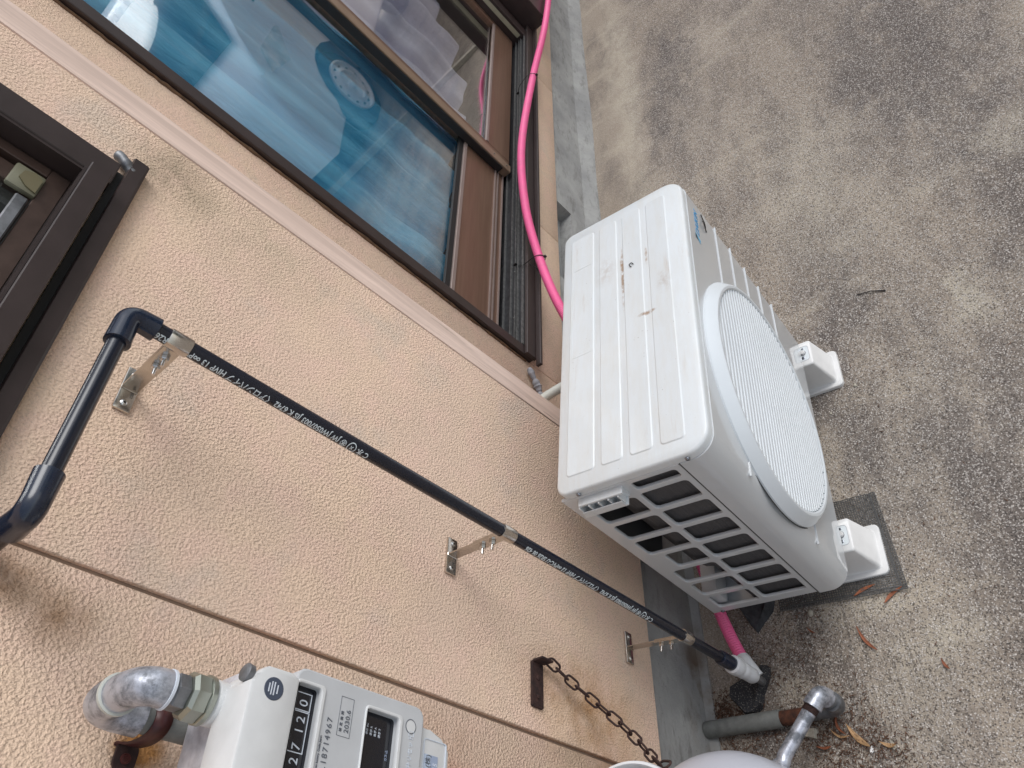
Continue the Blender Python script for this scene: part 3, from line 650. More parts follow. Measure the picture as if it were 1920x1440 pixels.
# ------------------------------------------------------------------ riser feet
def riser(x0, x1, yf, yb, label):
    """long moulded plastic block, top plate narrower than the flange"""
    r = thing('plastic_riser_block', label, 'riser foot', ((x0 + x1) / 2, (yf + yb) / 2, gz((yf + yb) / 2)), group='plastic riser feet under the air conditioner')
    ox, oy, oz = r.location; sl = .0655; ang = R(-4)
    c, s = math.cos(ang), math.sin(ang); hx = (x1 - x0) / 2; hy = (yb - yf) / 2
    def T(x, y, z): X = c * x - s * y; Y = s * x + c * y; return (X, Y, z + sl * Y)
    tz = .105; th = .036; tyf = -hy + .028; tyb = hy - .02
    bm = BM()
    rings = []
    for (ax, y0, y1, z, rr) in ((hx, -hy, hy, .0, .012), (hx, -hy, hy, .009, .012), (hx - .0015, -hy + .0015, hy - .0015, .0105, .012), (hx - .0115, -hy + .010, hy - .010, .0105, .008), (hx - .0135, -hy + .012, hy - .012, .013, .008), (th + .0015, tyf - .0012, tyb + .001, tz - .003, .006), (th, tyf, tyb, tz - .0008, .006), (th - .0012, tyf + .0012, tyb - .001, tz, .006)):
        rings.append([bm.verts.new(T(x, y, z)) for x, y in rrect(-ax, ax, y0, y1, rr, 4)])
    for A, B in zip(rings, rings[1:]):
        for j in range(len(A)): bm.faces.new((A[j], A[(j + 1) % len(A)], B[(j + 1) % len(A)], B[j]))
    bm.faces.new(rings[-1]); bm.faces.new(rings[0][::-1])
    fin('block', bm, MT['riser'], r, angle=R(30))
    loop = rrect(-.023, .023, tyf + .005, tyf + .064, .008, 4); loop2 = rrect(-.0217, .0217, tyf + .0063, tyf + .0627, .007, 4)
    me = plate_mesh('recess_line', [loop, loop2], .0006)
    for v in me.vertices: v.co = T(v.co.x, v.co.y, v.co.z + tz + .0003)
    link('recess_line', me, MT['meter_grey'], r)
    bm = BM(); q = [bm.verts.new(T(x, y, tz + .0002)) for x, y in loop2]; bm.faces.new(q); fin('recess_plate', bm, MT['riser_top'], r)
    for x, y, rad, h, mt, nm in ((.002, tyf + .020, .0062, .006, MT['riser'], 'knob'), (-.0135, tyf + .021, .0045, .0015, MT['screw'], 'screw'), (.0150, tyf + .019, .0030, .0010, MT['screw'], 'hole_rim')):
        bm = BM(); lathe(bm, [(rad, 0), (rad, h * .7), (rad * .8, h), (.0001, h)], T(x, y, tz), (0, 0, 1), 14); fin(nm, bm, mt, r)
    bm = BM(); lathe(bm, [(.0085, .0004), (.0068, .0006)], T(.0015, tyf + .021, tz), (0, 0, 1), 20, cap=False); fin('washer_shadow_line', bm, MT['galv_dark'], r)
    return r
riser(.7855, .9005, -.449, -.098, 'white plastic riser foot on the black netting under the near end of the unit')
riser(1.2855, 1.3985, -.487, -.136, 'white plastic riser foot on bare concrete under the far end of the unit')

# ------------------------------------------------------------------ netting mat
mat_c = [(.733, -.468), (.965, -.4665), (.988, -.20), (.757, -.20)]
bm = BM()
def mp(s, t):
    a = Vector(mat_c[0]).lerp(Vector(mat_c[1]), s); b = Vector(mat_c[3]).lerp(Vector(mat_c[2]), s); p = a.lerp(b, t)
    z = gz(p.y) + .0025 + .0035 * max(0, noise.noise((p.x * 25, p.y * 25, 0))) + (.003 if s < .02 or t < .02 else 0)
    return Vector((p.x, p.y, z))
for lay in range(2):
    off = lay * .45
    for i in range(23):
        s = min(1, (i + off) / 22.5)
        pts = [mp(s, j / 30) + Vector((0, 0, .0006 * lay + .001 * ((i + j) % 2))) for j in range(31)]
        for p, q in zip(pts, pts[1:]):
            d = Vector((.0009, 0, 0)); bm.faces.new([bm.verts.new(v) for v in (p - d, p + d, q + d, q - d)])
    for i in range(27):
        s = min(1, (i + off) / 26.5)
        pts = [mp(j / 30, s) + Vector((0, 0, .0008 * lay + .001 * ((i + j) % 2))) for j in range(31)]
        for p, q in zip(pts, pts[1:]):
            d = Vector((0, .0009, 0)); bm.faces.new([bm.verts.new(v) for v in (p - d, p + d, q + d, q - d)])
me = bpy.data.meshes.new('netting_mat'); bm.to_mesh(me); bm.free()
nm = link('netting_mat', me, MT['net']); tag(nm, 'folded black plastic netting lying on the concrete beneath the near riser foot', 'netting')
bm = BM()
for (a, b) in (((0, 0), (1, 0)), ((0, 0), (0, 1)), ((1, 0), (1, 1)), ((.035, .0), (.035, 1)), ((0, .045), (1, .045))):
    tube(bm, [mp(a[0] + (b[0] - a[0]) * q / 40, a[1] + (b[1] - a[1]) * q / 40) + Vector((0, 0, .001 + .001 * math.sin(q * 2.1))) for q in range(41)], .0011, 5)
fin('hem', bm, MT['net'], nm)

# ------------------------------------------------------------------ rubber blocks on the ground
bm = BM()
def lump(bm, poly, h, top_in=.008, jitter=.0015):
    n = len(poly); cx = sum(p[0] for p in poly) / n; cy = sum(p[1] for p in poly) / n
    A = [bm.verts.new((x, y, gz(y) - .004)) for x, y in poly]; B = []
    for i, (x, y) in enumerate(poly):
        d = Vector((cx - x, cy - y)).normalized() * top_in; hh = h[i] if isinstance(h, (list, tuple)) else h
        B.append(bm.verts.new((x + d.x, y + d.y, gz(y) + hh)))
    for j in range(n): bm.faces.new((A[j], A[(j + 1) % n], B[(j + 1) % n], B[j]))
    bm.faces.new(B)
lump(bm, [(.6194, -.0516), (.598, -.047), (.5536, -.0764), (.552, -.097), (.566, -.1201), (.590, -.125), (.622, -.145), (.644, -.1503), (.652, -.143), (.640, -.115)], [.020, .020, .014, .012, .016, .024, .03, .03, .026, .026])
tag(fin('rubber_block', bm, MT['rubber2'], smooth=False), 'dusty black rubber block wedged under the foot of the black pipe', 'rubber block', 'rubber blocks on the concrete')
bm = BM()
lump(bm, [(.84, -.09), (.786, -.1082), (.745, -.1235), (.7214, -.1368), (.742, -.158), (.7629, -.1825), (.84, -.21)], [.030, .030, .024, .012, .018, .030, .030])
tag(fin('rubber_block', bm, MT['rubber'], smooth=False), 'grey black rubber block with its pointed corner sticking out from under the unit', 'rubber block', 'rubber blocks on the concrete')

# ------------------------------------------------------------------ black water pipe
WP = thing('water_pipe', 'navy black plastic water pipe rising up the wall to an elbow at the top', 'water pipe', (.607, -.140, 0))
O = Vector(WP.location)
def wp(z): t = (z - .03) / (1.36 - .03); return Vector((.6075 + .0265 * t, -.1395 + .0195 * t, z))
def part(name, bm, mt, par, **k):
    o = fin(name, bm, mt, None, **k)
    for v in o.data.vertices: v.co -= par.location
    o.parent = par; return o
PR = .0102
top = wp(1.438); bm = BM(); tube(bm, [wp(.13), wp(1.422)], PR, 24); part('riser_tube', bm, MT['pvc'], WP)
hx0 = top + Vector((0, 0, 0)); E2 = Vector((.374, -.116, 1.441))
bm = BM(); tube(bm, [hx0 + Vector((-.02, 0, 0)), E2 + Vector((.02, 0, 0))], PR, 24); part('cross_tube', bm, MT['pvc'], WP)
def elbow(bm, c, d1, d2, ln, r, rb, l1=None):
    l1 = l1 or ln
    d1, d2 = Vector(d1).normalized(), Vector(d2).normalized(); c = Vector(c); pts = [c + d1 * ln, c + d1 * (ln - .003)]; rs = [rb, r]
    pts = [c + d1 * l1, c + d1 * (l1 - .0005), c + d1 * (l1 - .004), c + d1 * .016]; rs = [rb * .93, rb, rb * .985, r]
    for k in range(1, 8):
        t = k / 8; a = c + d1 * .016; b = c + d2 * .016
        pts.append((1 - t) ** 2 * a + 2 * t * (1 - t) * c + t * t * b); rs.append(r)
    pts += [c + d2 * .016, c + d2 * (ln - .004), c + d2 * (ln - .0005), c + d2 * ln]; rs += [r, rb * .985, rb, rb * .93]
    tube(bm, pts, rs, 28)
dn = (wp(1.0) - wp(1.4)).normalized()
bm = BM(); elbow(bm, top, dn, (-1, 0, 0), .044, .0138, .0148, .033)
box(bm, top.x - .0155, top.x - .008, top.y - .007, top.y + .004, top.z - .031, top.z - .006, .001, 1)
part('elbow', bm, MT['fit'], WP)
bm = BM(); elbow(bm, E2, (1, 0, 0), (0, 1, 0), .044, .0138, .0148); part('elbow', bm, MT['fit'], WP)
bm = BM(); tube(bm, [E2 + Vector((0, .03, 0)), (E2.x, .002, E2.z)], PR, 20); part('wall_tube', bm, MT['pvc'], WP)
bm = BM(); tube(bm, [wp(.19), wp(.189), wp(.186), wp(.142), wp(.141)], [.0108, .0138, .0142, .0142, .012], 28); part('coupling', bm, MT['fit'], WP)
bm = BM(); P0 = wp(.147); P1 = wp(.03)
ax = (P1 - P0).normalized(); lathe(bm, [(.0145, 0), (.0185, .002), (.0195, .012), (.0185, .026), (.0158, .032), (.0170, .036), (.0172, .048), (.0155, .054), (.0163, .058), (.0160, .082), (.0125, .090), (.006, .092)], P0, ax, 28); part('lower_fitting', bm, MT['white_pl'], WP)
bm = BM(); lathe(bm, [(.0085, .088), (.0085, .125)], P0, ax, 8); part('brass_tail', bm, MT['galv_dark'], WP)
# print on the pipe, wrapped round it
def pipe_text(body, z0, ang, size, rad=PR + .0002, space=.95):
    me = text_mesh(body, size, 0, .0001, space); c0 = math.cos(ang); mid = size * .36
    for v in me.vertices:
        z = z0 + v.co.x; q = (v.co.y - mid) / rad; a = ang - q; ctr = wp(z)
        r = rad + v.co.z; v.co = Vector((ctr.x + r * math.cos(a), ctr.y + r * math.sin(a), z)) - O
    return link('lettering', me, MT['print'], WP), 
msg = 'C 水 ⊗ ㊌ JW JW0507003 JIS K 6742 〈アロンパイプ HIVP 13 ∞PVC-U SR26 06 426'
LEN = .342
for z0 in (1.092, .428):
    lo = pipe_text(msg, 0, R(199), .0112)[0]
    zs = [v.co.z for v in lo.data.vertices]
    # rebuild at the right length
    me0 = text_mesh(msg, .0118, 0, .0001, 1.0, fat=.00018); mx_ = max(v.co.x for v in me0.vertices); kf = LEN / mx_
    bpy.data.objects.remove(lo)
    ang = R(199); bt = bmesh.new(); bt.from_mesh(me0); yb = -.004
    while yb < .013:
        bmesh.ops.bisect_plane(bt, geom=bt.verts[:] + bt.edges[:] + bt.faces[:], plane_co=(0, yb, 0), plane_no=(0, 1, 0)); yb += .0009
    bt.to_mesh(me0); bt.free()
    for v in me0.vertices:
        z = z0 + v.co.x * kf; a = ang - (v.co.y - .0112 * .36) / PR; ctr = wp(z); r = PR + .00025 + v.co.z
        v.co = Vector((ctr.x + r * math.cos(a), ctr.y + r * math.sin(a), z)) - O
    link('lettering', me0, MT['print'], WP)

# ------------------------------------------------------------------ pipe brackets
def bracket(zc, label):
    b = thing('pipe_bracket', label, 'pipe bracket', (.627, 0, zc), group='stainless brackets holding the black pipe')
    def pt(name, bm, mt, sharp=R(35)):
        o = fin(name, bm, mt, b, angle=sharp); return o
    c = wp(zc) - Vector(b.location)
    bm = BM(); box(bm, -.0325, .0325, -.0055, -.0005, -.0112, .0112, .0022, 2); pt('wall_plate', bm, MT['steel'])
    bm = BM(); box(bm, -.003, .003, -.0072, -.0056, -.0112, .0112, .0008, 1); pt('plate_ridge', bm, MT['steel'])
    M = Matrix.Rotation(math.atan2(c.x, -c.y), 4, 'Z')
    ln = (c.xy.length)
    bm = BM(); box(bm, -.0011, .0011, -ln + .011, -.006, -.0105, .0105, .0004, 1, M=M); pt('arm', bm, MT['steel'])
    bm = BM(); box(bm, -.0033, -.0013, -ln + .011, -ln + .066, -.0105, .0105, .0004, 1, M=M); box(bm, .0013, .0033, -ln + .011, -ln + .066, -.0105, .0105, .0004, 1, M=M); pt('clamp_ear', bm, MT['steel'])
    bm = BM(); ax = (wp(1) - wp(.9)).normalized(); lathe(bm, [(.0104, -.0140), (.0118, -.0140), (.0121, -.0130), (.0121, .0130), (.0118, .0140), (.0104, .0140)], c, ax, 32, cap=False); pt('clamp', bm, MT['steel'])
    for k in (.078 * ln / .1315, .100 * ln / .1315):
        o = M @ Vector((0, -k, 0))
        d = M @ Vector((-1, 0, 0))
        bm = BM(); lathe(bm, [(.0001, .0165), (.0022, .0160), (.0023, .0), ], o + d * .003, d, 12); pt('bolt', bm, MT['bolt'])
        bm = BM(); lathe(bm, [(.0001, 0), (.0052, 0), (.0055, .0008), (.0055, .0045), (.0044, .0055), (.0001, .0055)], o + d * .0035, d, 6); pt('nut', bm, MT['bolt'], R(20))
    for x in (-.022, .022):
        bm = BM(); lathe(bm, [(.0047, 0), (.0044, .0012), (.0030, .0024), (.0001, .0028)], (x, -.0055, 0), (0, -1, 0), 16); s = pt('screw', bm, MT['bolt'])
        bm = BM(); box(bm, x - .0018, x + .0018, -.0088, -.0079, -.0005, .0005); box(bm, x - .0005, x + .0005, -.0088, -.0079, -.0018, .0018); fin('screw_slot', bm, MT['gasket'], s)
    return b
b1 = bracket(1.377, 'shiny stainless pipe bracket nearest the pipe elbow at the top')
b2 = bracket(.811, 'stainless pipe bracket halfway down the black pipe on the beige siding')
b3 = bracket(.311, 'lowest stainless pipe bracket just above the bottom edge of the siding')
for b, tx in ((b1, '100'),):
    me = text_mesh(tx, .006, 0, .0001, 1); me.transform(basis((-.0185 + .006, -.0058, -.0075), (1, 0, 0), (0, 0, 1), (0, -1, 0))); link('lettering', me, MT['ridge'], b)

# ------------------------------------------------------------------ pink hose
hp = [(4.6, .02, .40), (3.95, .035, .40), (3.548, .05, .418), (3.178, .052, .456), (2.821, .10, .474), (2.358, .12, .509), (2.043, .12, .492), (1.803, .10, .452), (1.572, .05, .423), (1.38, .0, .34), (1.16, -.055, .20), (.96, -.068, .105), (.86, -.072, .072), (.767, -.085, .055), (.70, -.103, .055), (.649, -.120, .055)]
cl = spline(hp, 10); pts = [cl[0]]; acc = 0
res = []
for a, b in zip(cl, cl[1:]):
    d = (b - a).length; st = max(1, int(round(d / .00125)))
    for q in range(st): res.append(a.lerp(b, q / st))
res.append(cl[-1])
s = 0; rs = []
for i, p in enumerate(res):
    if i: s += (p - res[i - 1]).length
    rs.append(.0128 + .0011 * math.cos(s / .0058 * 2 * math.pi))
bm = BM(); tube(bm, res, rs, 12)
tag(fin('drain_hose', bm, MT['pink'], angle=R(80)), 'pink corrugated hose running along the window sill and behind the unit to the black pipe', 'hose')
bm = BM(); q = [Vector(p) for p in ((.656, -.118, .055), (.645, -.122, .055), (.625, -.131, .052), (.609, -.139, .045))]
tube(bm, spline(q, 4), [.0150] * 3 + [.0170] * 3 + [.0175] * 4 + [.0165] * 3, 24)
part('side_branch', bm, MT['white_pl'], WP)
def ctie(x, y, z, label, dx=0):
    pts = spline([(x - dx, .185, .460), (x - dx * .5, .160, z + .006), (x, y + .012, z + .018), (x, y - .010, z + .012), (x, y - .0165, z - .003), (x, y - .004, z - .016), (x, .125, z - .03), (x - dx, .15, .449)], 6)
    bm = BM(); tube(bm, pts, .0013, 8)
    o = tag(fin('cable_tie', bm, MT['gasket']), label, 'cable tie', 'black cable ties round the pink hose')
    bm = BM(); box(bm, x - .003, x + .003, y - .022, y - .014, z - .007, z + .002, .001, 1); fin('buckle', bm, MT['gasket'], o)
    bm = BM(); box(bm, x - dx - .002, x - dx + .002, .178, .19, .4595, .4675, .001, 1); fin('knot', bm, MT['gasket'], o)
ctie(2.84, .098, .474, 'black cable tie round the pink hose near the far end of the window sill', .0)
ctie(1.79, .098, .449, 'black cable tie round the pink hose close to the air conditioner', -.03)

# conduit and putty behind the unit
bm = BM(); tube(bm, spline([(1.12, .14, .545), (1.15, .09, .528), (1.19, .03, .505), (1.23, -.06, .47), (1.27, -.16, .43)], 5), .0115, 18)
tag(fin('conduit', bm, MT['beige_pl']), 'short pale plastic conduit between the wall corner and the back of the unit', 'conduit')
bm = BM(); sp = spline([(1.405, .160, .428), (1.385, .158, .415), (1.36, .158, .395), (1.335, .157, .385), (1.30, .150, .38), (1.25, .14, .38)], 6)
tube(bm, sp, [.005 + .006 * abs(noise.noise((i * .37, 1, 2))) + .004 * math.sin(i * .4) ** 2 for i in range(len(sp))], 10)
tag(fin('sealing_putty', bm, MT['putty']), 'lumpy grey sealing putty squeezed along the wall below the window corner', 'putty')

# ------------------------------------------------------------------ gas meter
GM = thing('gas_meter', 'ivory gas meter with black counter window reading 92712 on the wall', 'gas meter', (.15, -.13, .95))
bm = BM(); box(bm, .015, .283, -.170, -.078, .966, 1.222, .012, 3); part('rear_casing', bm, MT['meter_silver'], GM)
bm = BM(); pr = [(.012, 1.1805), (.2725, 1.1805), (.2765, 1.190), (.2760, 1.2165), (.2690, 1.2250), (.262, 1.2250), (.2600, 1.2320), (.012, 1.2320)]
prism(bm, pr, 'y', -.207, -.150); bmesh.ops.bevel(bm, geom=list(bm.edges), offset=.0035, segments=2, profile=.5, affect='EDGES'); part('upper_cover', bm, MT['meter'], GM)
me = plate_mesh('front_plate', [rrect(.012, .2885, 1.012, 1.180, (.002, .012, .012, .002), 4), rrect(.02, .2735, 1.1490, 1.1785, .003, 3), rrect(.02, .2705, 1.0470, 1.0920, .004, 3)], .030, .0022)
me.transform(basis((0, -.1835, 0), (1, 0, 0), (0, 0, 1), (0, -1, 0))); me.transform(Matrix.Translation(-GM.location)); link('front_plate', me, MT['meter_grey'], GM, True, R(35))
for z0, z1, x1 in ((1.1490, 1.1785, .2735), (1.0470, 1.0920, .2705)):
    me = plate_mesh('window_rim', [rrect(.018, x1 + .003, z0 - .0042, z1 + .001, .005, 4), rrect(.020, x1 - .0005, z0 + .0008, z1 - .0008, .004, 4)], .006, .0012)
    me.transform(basis((0, -.1975, 0), (1, 0, 0), (0, 0, 1), (0, -1, 0))); me.transform(Matrix.Translation(-GM.location)); link('window_rim', me, MT['meter'], GM, True, R(35))
bm = BM(); box(bm, .02, .2735, -.1900, -.178, 1.149, 1.1785); cw = part('counter_window', bm, MT['black_gloss'], GM, smooth=False)
bm = BM(); box(bm, .02, .2705, -.1900, -.178, 1.047, 1.092); dw_ = part('display_window', bm, MT['black_gloss'], GM, smooth=False)
bm = BM(); prism(bm, [(.012, .964), (.256, .964), (.268, .976), (.2725, .995), (.2745, 1.0105), (.012, 1.0105)], 'y', -.190, -.150); bmesh.ops.bevel(bm, geom=list(bm.edges), offset=.003, segments=2, profile=.5, affect='EDGES'); lc = part('lower_cover', bm, MT['meter'], GM)
me = plate_mesh('label_frame', [rrect(.03, .263, .9690, 1.0030, .003, 3), rrect(.031, .262, .9702, 1.0018, .0025, 3)], .0014); me.transform(basis((0, -.1903, 0), (1, 0, 0), (0, 0, 1), (0, -1, 0))); me.transform(Matrix.Translation(-GM.location)); link('label_frame', me, MT['whiteprint'], GM)
for x0, x1, z0, z1, mt, y in ((.03, .247, .9915, 1.0010, MT['paleblue'], -.1907), (.03, .247, .9810, .9914, MT['bluegrey'], -.1907)):
    bm = BM(); box(bm, x0, x1, y, y + .001, z0, z1); part('label', bm, mt, GM)
bm = BM(); lathe(bm, [(.0072, -.0002), (.0066, .0003)], (.2660, -.1985, 1.0305), (0, -1, 0), 20); part('button', bm, MT['meter'], GM)
bm = BM(); lathe(bm, [(.0076, 0), (.0066, .0002)], (.2660, -.1988, 1.0305), (0, -1, 0), 20, cap=False); part('button_rim', bm, MT['greyprint'], GM)
bm = BM(); lathe(bm, [(.0105, 0), (.0100, .0004)], (.2560, -.2071, 1.2075), (0, -1, 0), 24); part('sticker', bm, MT['navy'], GM)
for i, (dz, l) in enumerate(((.0035, .006), (.0015, .009), (-.0005, .009), (-.003, .006))):
    bm = BM(); box(bm, .2560 - l / 1.5, .2560 + l / 1.5, -.2079, -.2076, 1.2075 + dz * 1.4, 1.2075 + dz * 1.4 + .0012); part('sticker_line', bm, MT['whiteprint'], GM)
bm = BM(); lathe(bm, [(.0085, 0), (.0085, .006), (.006, .0075), (.0001, .0076)], (.2685, -.190, 1.2255), (.1, -.1, 1), 16); part('cover_screw', bm, MT['galv_dark'], GM)
bm = BM(); box(bm, .2880, .28865, -.194, -.178, 1.150, 1.168); part('side_label', bm, MT['yellow'], GM)
for x in (.2885,):
    bm = BM(); lathe(bm, [(.004, 0), (.003, .002), (.0001, .0024)], (x, -.186, 1.118), (1, 0, 0), 10); part('side_stud', bm, MT['meter'], GM)
def mt_(body, x, z, y, size, mat, sp=1.0):
    o = wall_text(body, x, z, y, size, mat, None, space=sp); o.data.transform(Matrix.Translation(-GM.location)); o.parent = GM; return o
for ch, x in (('0', .2550), ('2', .2395), ('1', .2295), ('7', .2150), ('2', .2025), ('9', .1900), ('0', .1775), ('0', .165)):
    mt_(ch, x, 1.1575, -.1902, .0135 if x > .16 else .013, MT['whiteprint'])
def rect_line(x0, x1, z0, z1, t, y, mat):
    me = plate_mesh('frame_line', [[(x0, z0), (x1, z0), (x1, z1), (x0, z1)], [(x0 + t, z0 + t), (x1 - t, z0 + t), (x1 - t, z1 - t), (x0 + t, z1 - t)]], .0004)
    me.transform(basis((0, y, 0), (1, 0, 0), (0, 0, 1), (0, -1, 0))); me.transform(Matrix.Translation(-GM.location)); link('frame_line', me, mat, GM)
rect_line(.2130, .2505, 1.1535, 1.1715, .0009, -.1902, MT['whiteprint']); rect_line(.2510, .2680, 1.1535, 1.1715, .0009, -.1902, MT['whiteprint'])
mt_('L', .2420, 1.1737, -.1902, .004, MT['whiteprint']); mt_('m³', .2130, 1.1737, -.1902, .004, MT['whiteprint']); mt_('×0.2', .256, 1.1737, -.1902, .003, MT['whiteprint'])
mt_('No.18714967', .1900, 1.1315, -.1988, .0088, MT['greyprint'], 1.25)
mt_('Uses battery. Osaka Japan', .200, 1.1408, -.1988, .0030, MT['greyprint'])
mt_('2030.6', .2400, 1.1110, -.1988, .0078, MT['greyprint'], 1.05); mt_('検 定 満 期', .2400, 1.1195, -.1988, .0036, MT['greyprint'], 1.2)
rect_line(.2360, .2735, 1.1085, 1.1245, .0003, -.1987, MT['greyprint'])
for i in range(5): mt_('表示 %s' % ('AC', 'BC', 'R', 'A', 'T')[i], .2480, 1.0860 - i * .0055, -.1902, .0032, MT['whiteprint'])
mt_('ガス止', .228, 1.052, -.1902, .0036, MT['bluegrey']); mt_('遮断弁リセット', .2105, 1.0265, -.1988, .0068, MT['whiteprint'])
rect_line(.2560, .2615, 1.0255, 1.0325, .0005, -.1988, MT['whiteprint'])
mt_('ガスコム(株)', .2010, .9925, -.1909, .0082, MT['greyprint']); mt_('06-6455', .2130, .9822, -.1909, .0082, MT['whiteprint'])
# meter pipework
GP = thing('meter_pipe', 'galvanised gas pipe with a union nut looping from the meter top back down the wall', 'gas pipe', (.25, -.05, .9))
bm = BM(); lathe(bm, [(.020, 1.214), (.021, 1.216), (.021, 1.236), (.019, 1.238)], (.25, -.145, 0), (0, 0, 1), 24); part('meter_spout', bm, MT['meter'], GP)
bm = BM(); lathe(bm, [(.0205, 1.2385), (.0228, 1.240), (.0228, 1.2445), (.0205, 1.246)], (.25, -.145, 0), (0, 0, 1), 32); part('nut_flange', bm, MT['olive'], GP)
bm = BM(); lathe(bm, [(.0222, 1.2462), (.0226, 1.248), (.0226, 1.2585), (.019, 1.262), (.016, 1.2625)], (.25, -.145, 0), (0, 0, 1), 8); part('union_nut', bm, MT['olive'], GP, angle=R(20))
bm = BM(); lathe(bm, [(.0165, 1.2628), (.0170, 1.264), (.0170, 1.274), (.014, 1.277)], (.25, -.145, 0), (0, 0, 1), 6); part('hex_fitting', bm, MT['galv_dark'], GP, angle=R(20))
bm = BM(); lathe(bm, [(.0165, 1.2772), (.0182, 1.278), (.0182, 1.2805), (.0165, 1.281)], (.25, -.145, 0), (0, 0, 1), 24); part('sealing_tape', bm, MT['whiteprint'], GP)
pp = [Vector(p) for p in ((.25, -.145, 1.2812), (.25, -.145, 1.285), (.25, -.143, 1.292), (.25, -.134, 1.299), (.25, -.120, 1.302), (.25, -.100, 1.302))]
bm = BM(); tube(bm, spline(pp, 4), .0172, 24); part('elbow', bm, MT['galv'], GP)
pp = [Vector(p) for p in ((.25, -.0985, 1.302), (.25, -.080, 1.302), (.25, -.064, 1.299), (.25, -.054, 1.291), (.25, -.050, 1.278), (.25, -.050, 1.262), (.25, -.050, 1.255))]
bm = BM(); tube(bm, spline(pp, 4), .0180, 24); part('elbow', bm, MT['galv'], GP)
bm = BM(); lathe(bm, [(.0180, -.0025), (.0195, -.002), (.0195, .002), (.0180, .0025)], (.25, -.099, 1.302), (0, 1, 0), 24); part('seam_ring', bm, MT['beige_pl'], GP)
bm = BM(); tube(bm, [(.25, -.050, 1.2545), (.25, -.050, .70)], .0135, 20); part('down_tube', bm, MT['sleeve'], GP)
bm = BM(); sp = [(.2345 - .0, -.0008, 1.243), (.236, -.004, 1.243), (.2335, -.016, 1.240), (.2330, -.035, 1.238), (.236, -.055, 1.238), (.244, -.066, 1.238), (.256, -.066, 1.238), (.265, -.056, 1.238), (.267, -.03, 1.238), (.268, -.002, 1.238)]
P = [Vector(p) for p in spline(sp, 4)]
for sgn in (1,):
    A = [bm.verts.new(p + Vector((0, 0, -.009))) for p in P]; B = [bm.verts.new(p + Vector((0, 0, .009))) for p in P]
    for i in range(len(P) - 1): bm.faces.new((A[i], A[i + 1], B[i + 1], B[i]))
o = part('pipe_strap', bm, MT['redox'], GP); md = o.modifiers.new('thick', 'SOLIDIFY'); md.thickness = .0022
me = plate_mesh('strap_tab', [rrect(.212, .240, 1.226, 1.250, .008, 4)], .003, .0005); me.transform(basis((0, -.003, 0), (1, 0, 0), (0, 0, 1), (0, -1, 0))); me.transform(Matrix.Translation(-GP.location)); link('strap_tab', me, MT['rustd'], GP)
bm = BM(); lathe(bm, [(.0055, 0), (.005, .002), (.0030, .0022), (.0028, .001)], (.224, -.0045, 1.238), (0, -1, 0), 16); part('screw', bm, MT['redox'], GP)

# ------------------------------------------------------------------ chain and its plate
CP = thing('chain_plate', 'dark rusty angle plate screwed to the siding holding the chain', 'wall plate', (.476, 0, .595))
me = plate_mesh('plate', [rrect(.4375, .5145, .5800, .6095, .004, 3)], .004, .0008); me.transform(basis((0, -.0025, 0), (1, 0, 0), (0, 0, 1), (0, -1, 0))); me.transform(Matrix.Translation(-CP.location)); link('plate', me, MT['rustd'], CP)
bm = BM(); box(bm, .5120, .5160, -.026, -.0045, .578, .6075, .0008, 1); part('bent_tab', bm, MT['rustd'], CP)
for x in (.456, .487):
    bm = BM(); lathe(bm, [(.0045, 0), (.0042, .0015), (.0001, .0028)], (x, -.0045, .5945), (0, -1, 0), 12); part('screw', bm, MT['rustd'], CP)
CH = thing('chain', 'rusty steel chain sagging from the wall plate to the gas cylinder', 'chain', (.514, -.018, .583))
path = spline([(.516, -.020, .583), (.500, -.022, .545), (.480, -.032, .505), (.455, -.048, .467), (.425, -.074, .445), (.390, -.105, .444), (.366, -.128, .452), (.352, -.150, .466), (.345, -.185, .478)], 12)
cum = [0]
for a, b in zip(path, path[1:]): cum.append(cum[-1] + (b - a).length)
def at(s):
    for i in range(len(cum) - 1):
        if cum[i + 1] >= s: return path[i].lerp(path[i + 1], (s - cum[i]) / (cum[i + 1] - cum[i]))
    return path[-1]
pitch = .0238; nl = int(cum[-1] / pitch); bm = BM(); lk = []
hl, hw = .0120, .0072
for q in range(9): lk.append((hl - hw + hw * math.sin(R(q * 22.5)) + .0025, hw * math.cos(R(q * 22.5)), 0))
for q in range(9): lk.append((-hl + hw - hw * math.sin(R(q * 22.5)) - .0025, -hw * math.cos(R(q * 22.5)), 0))
tube(bm, lk, .0020, 8, closed=True); me_l = bpy.data.meshes.new('link'); bmesh.ops.recalc_face_normals(bm, faces=bm.faces); bm.to_mesh(me_l); bm.free(); me_l.materials.append(MT['rustd']); me_l.shade_smooth()
for i in range(nl):
    a, b = at(i * pitch), at((i + 1) * pitch); d = (b - a).normalized(); y, z = frame_at(d)
    o = link('link', me_l, None, CH); tw = R(38 + (90 if i % 2 else 0) + random.uniform(-14, 14))
    yy = y * math.cos(tw) + z * math.sin(tw); zz = d.cross(yy)
    o.matrix_world = basis((a + b) / 2 - Vector(CH.location), d, yy, zz)

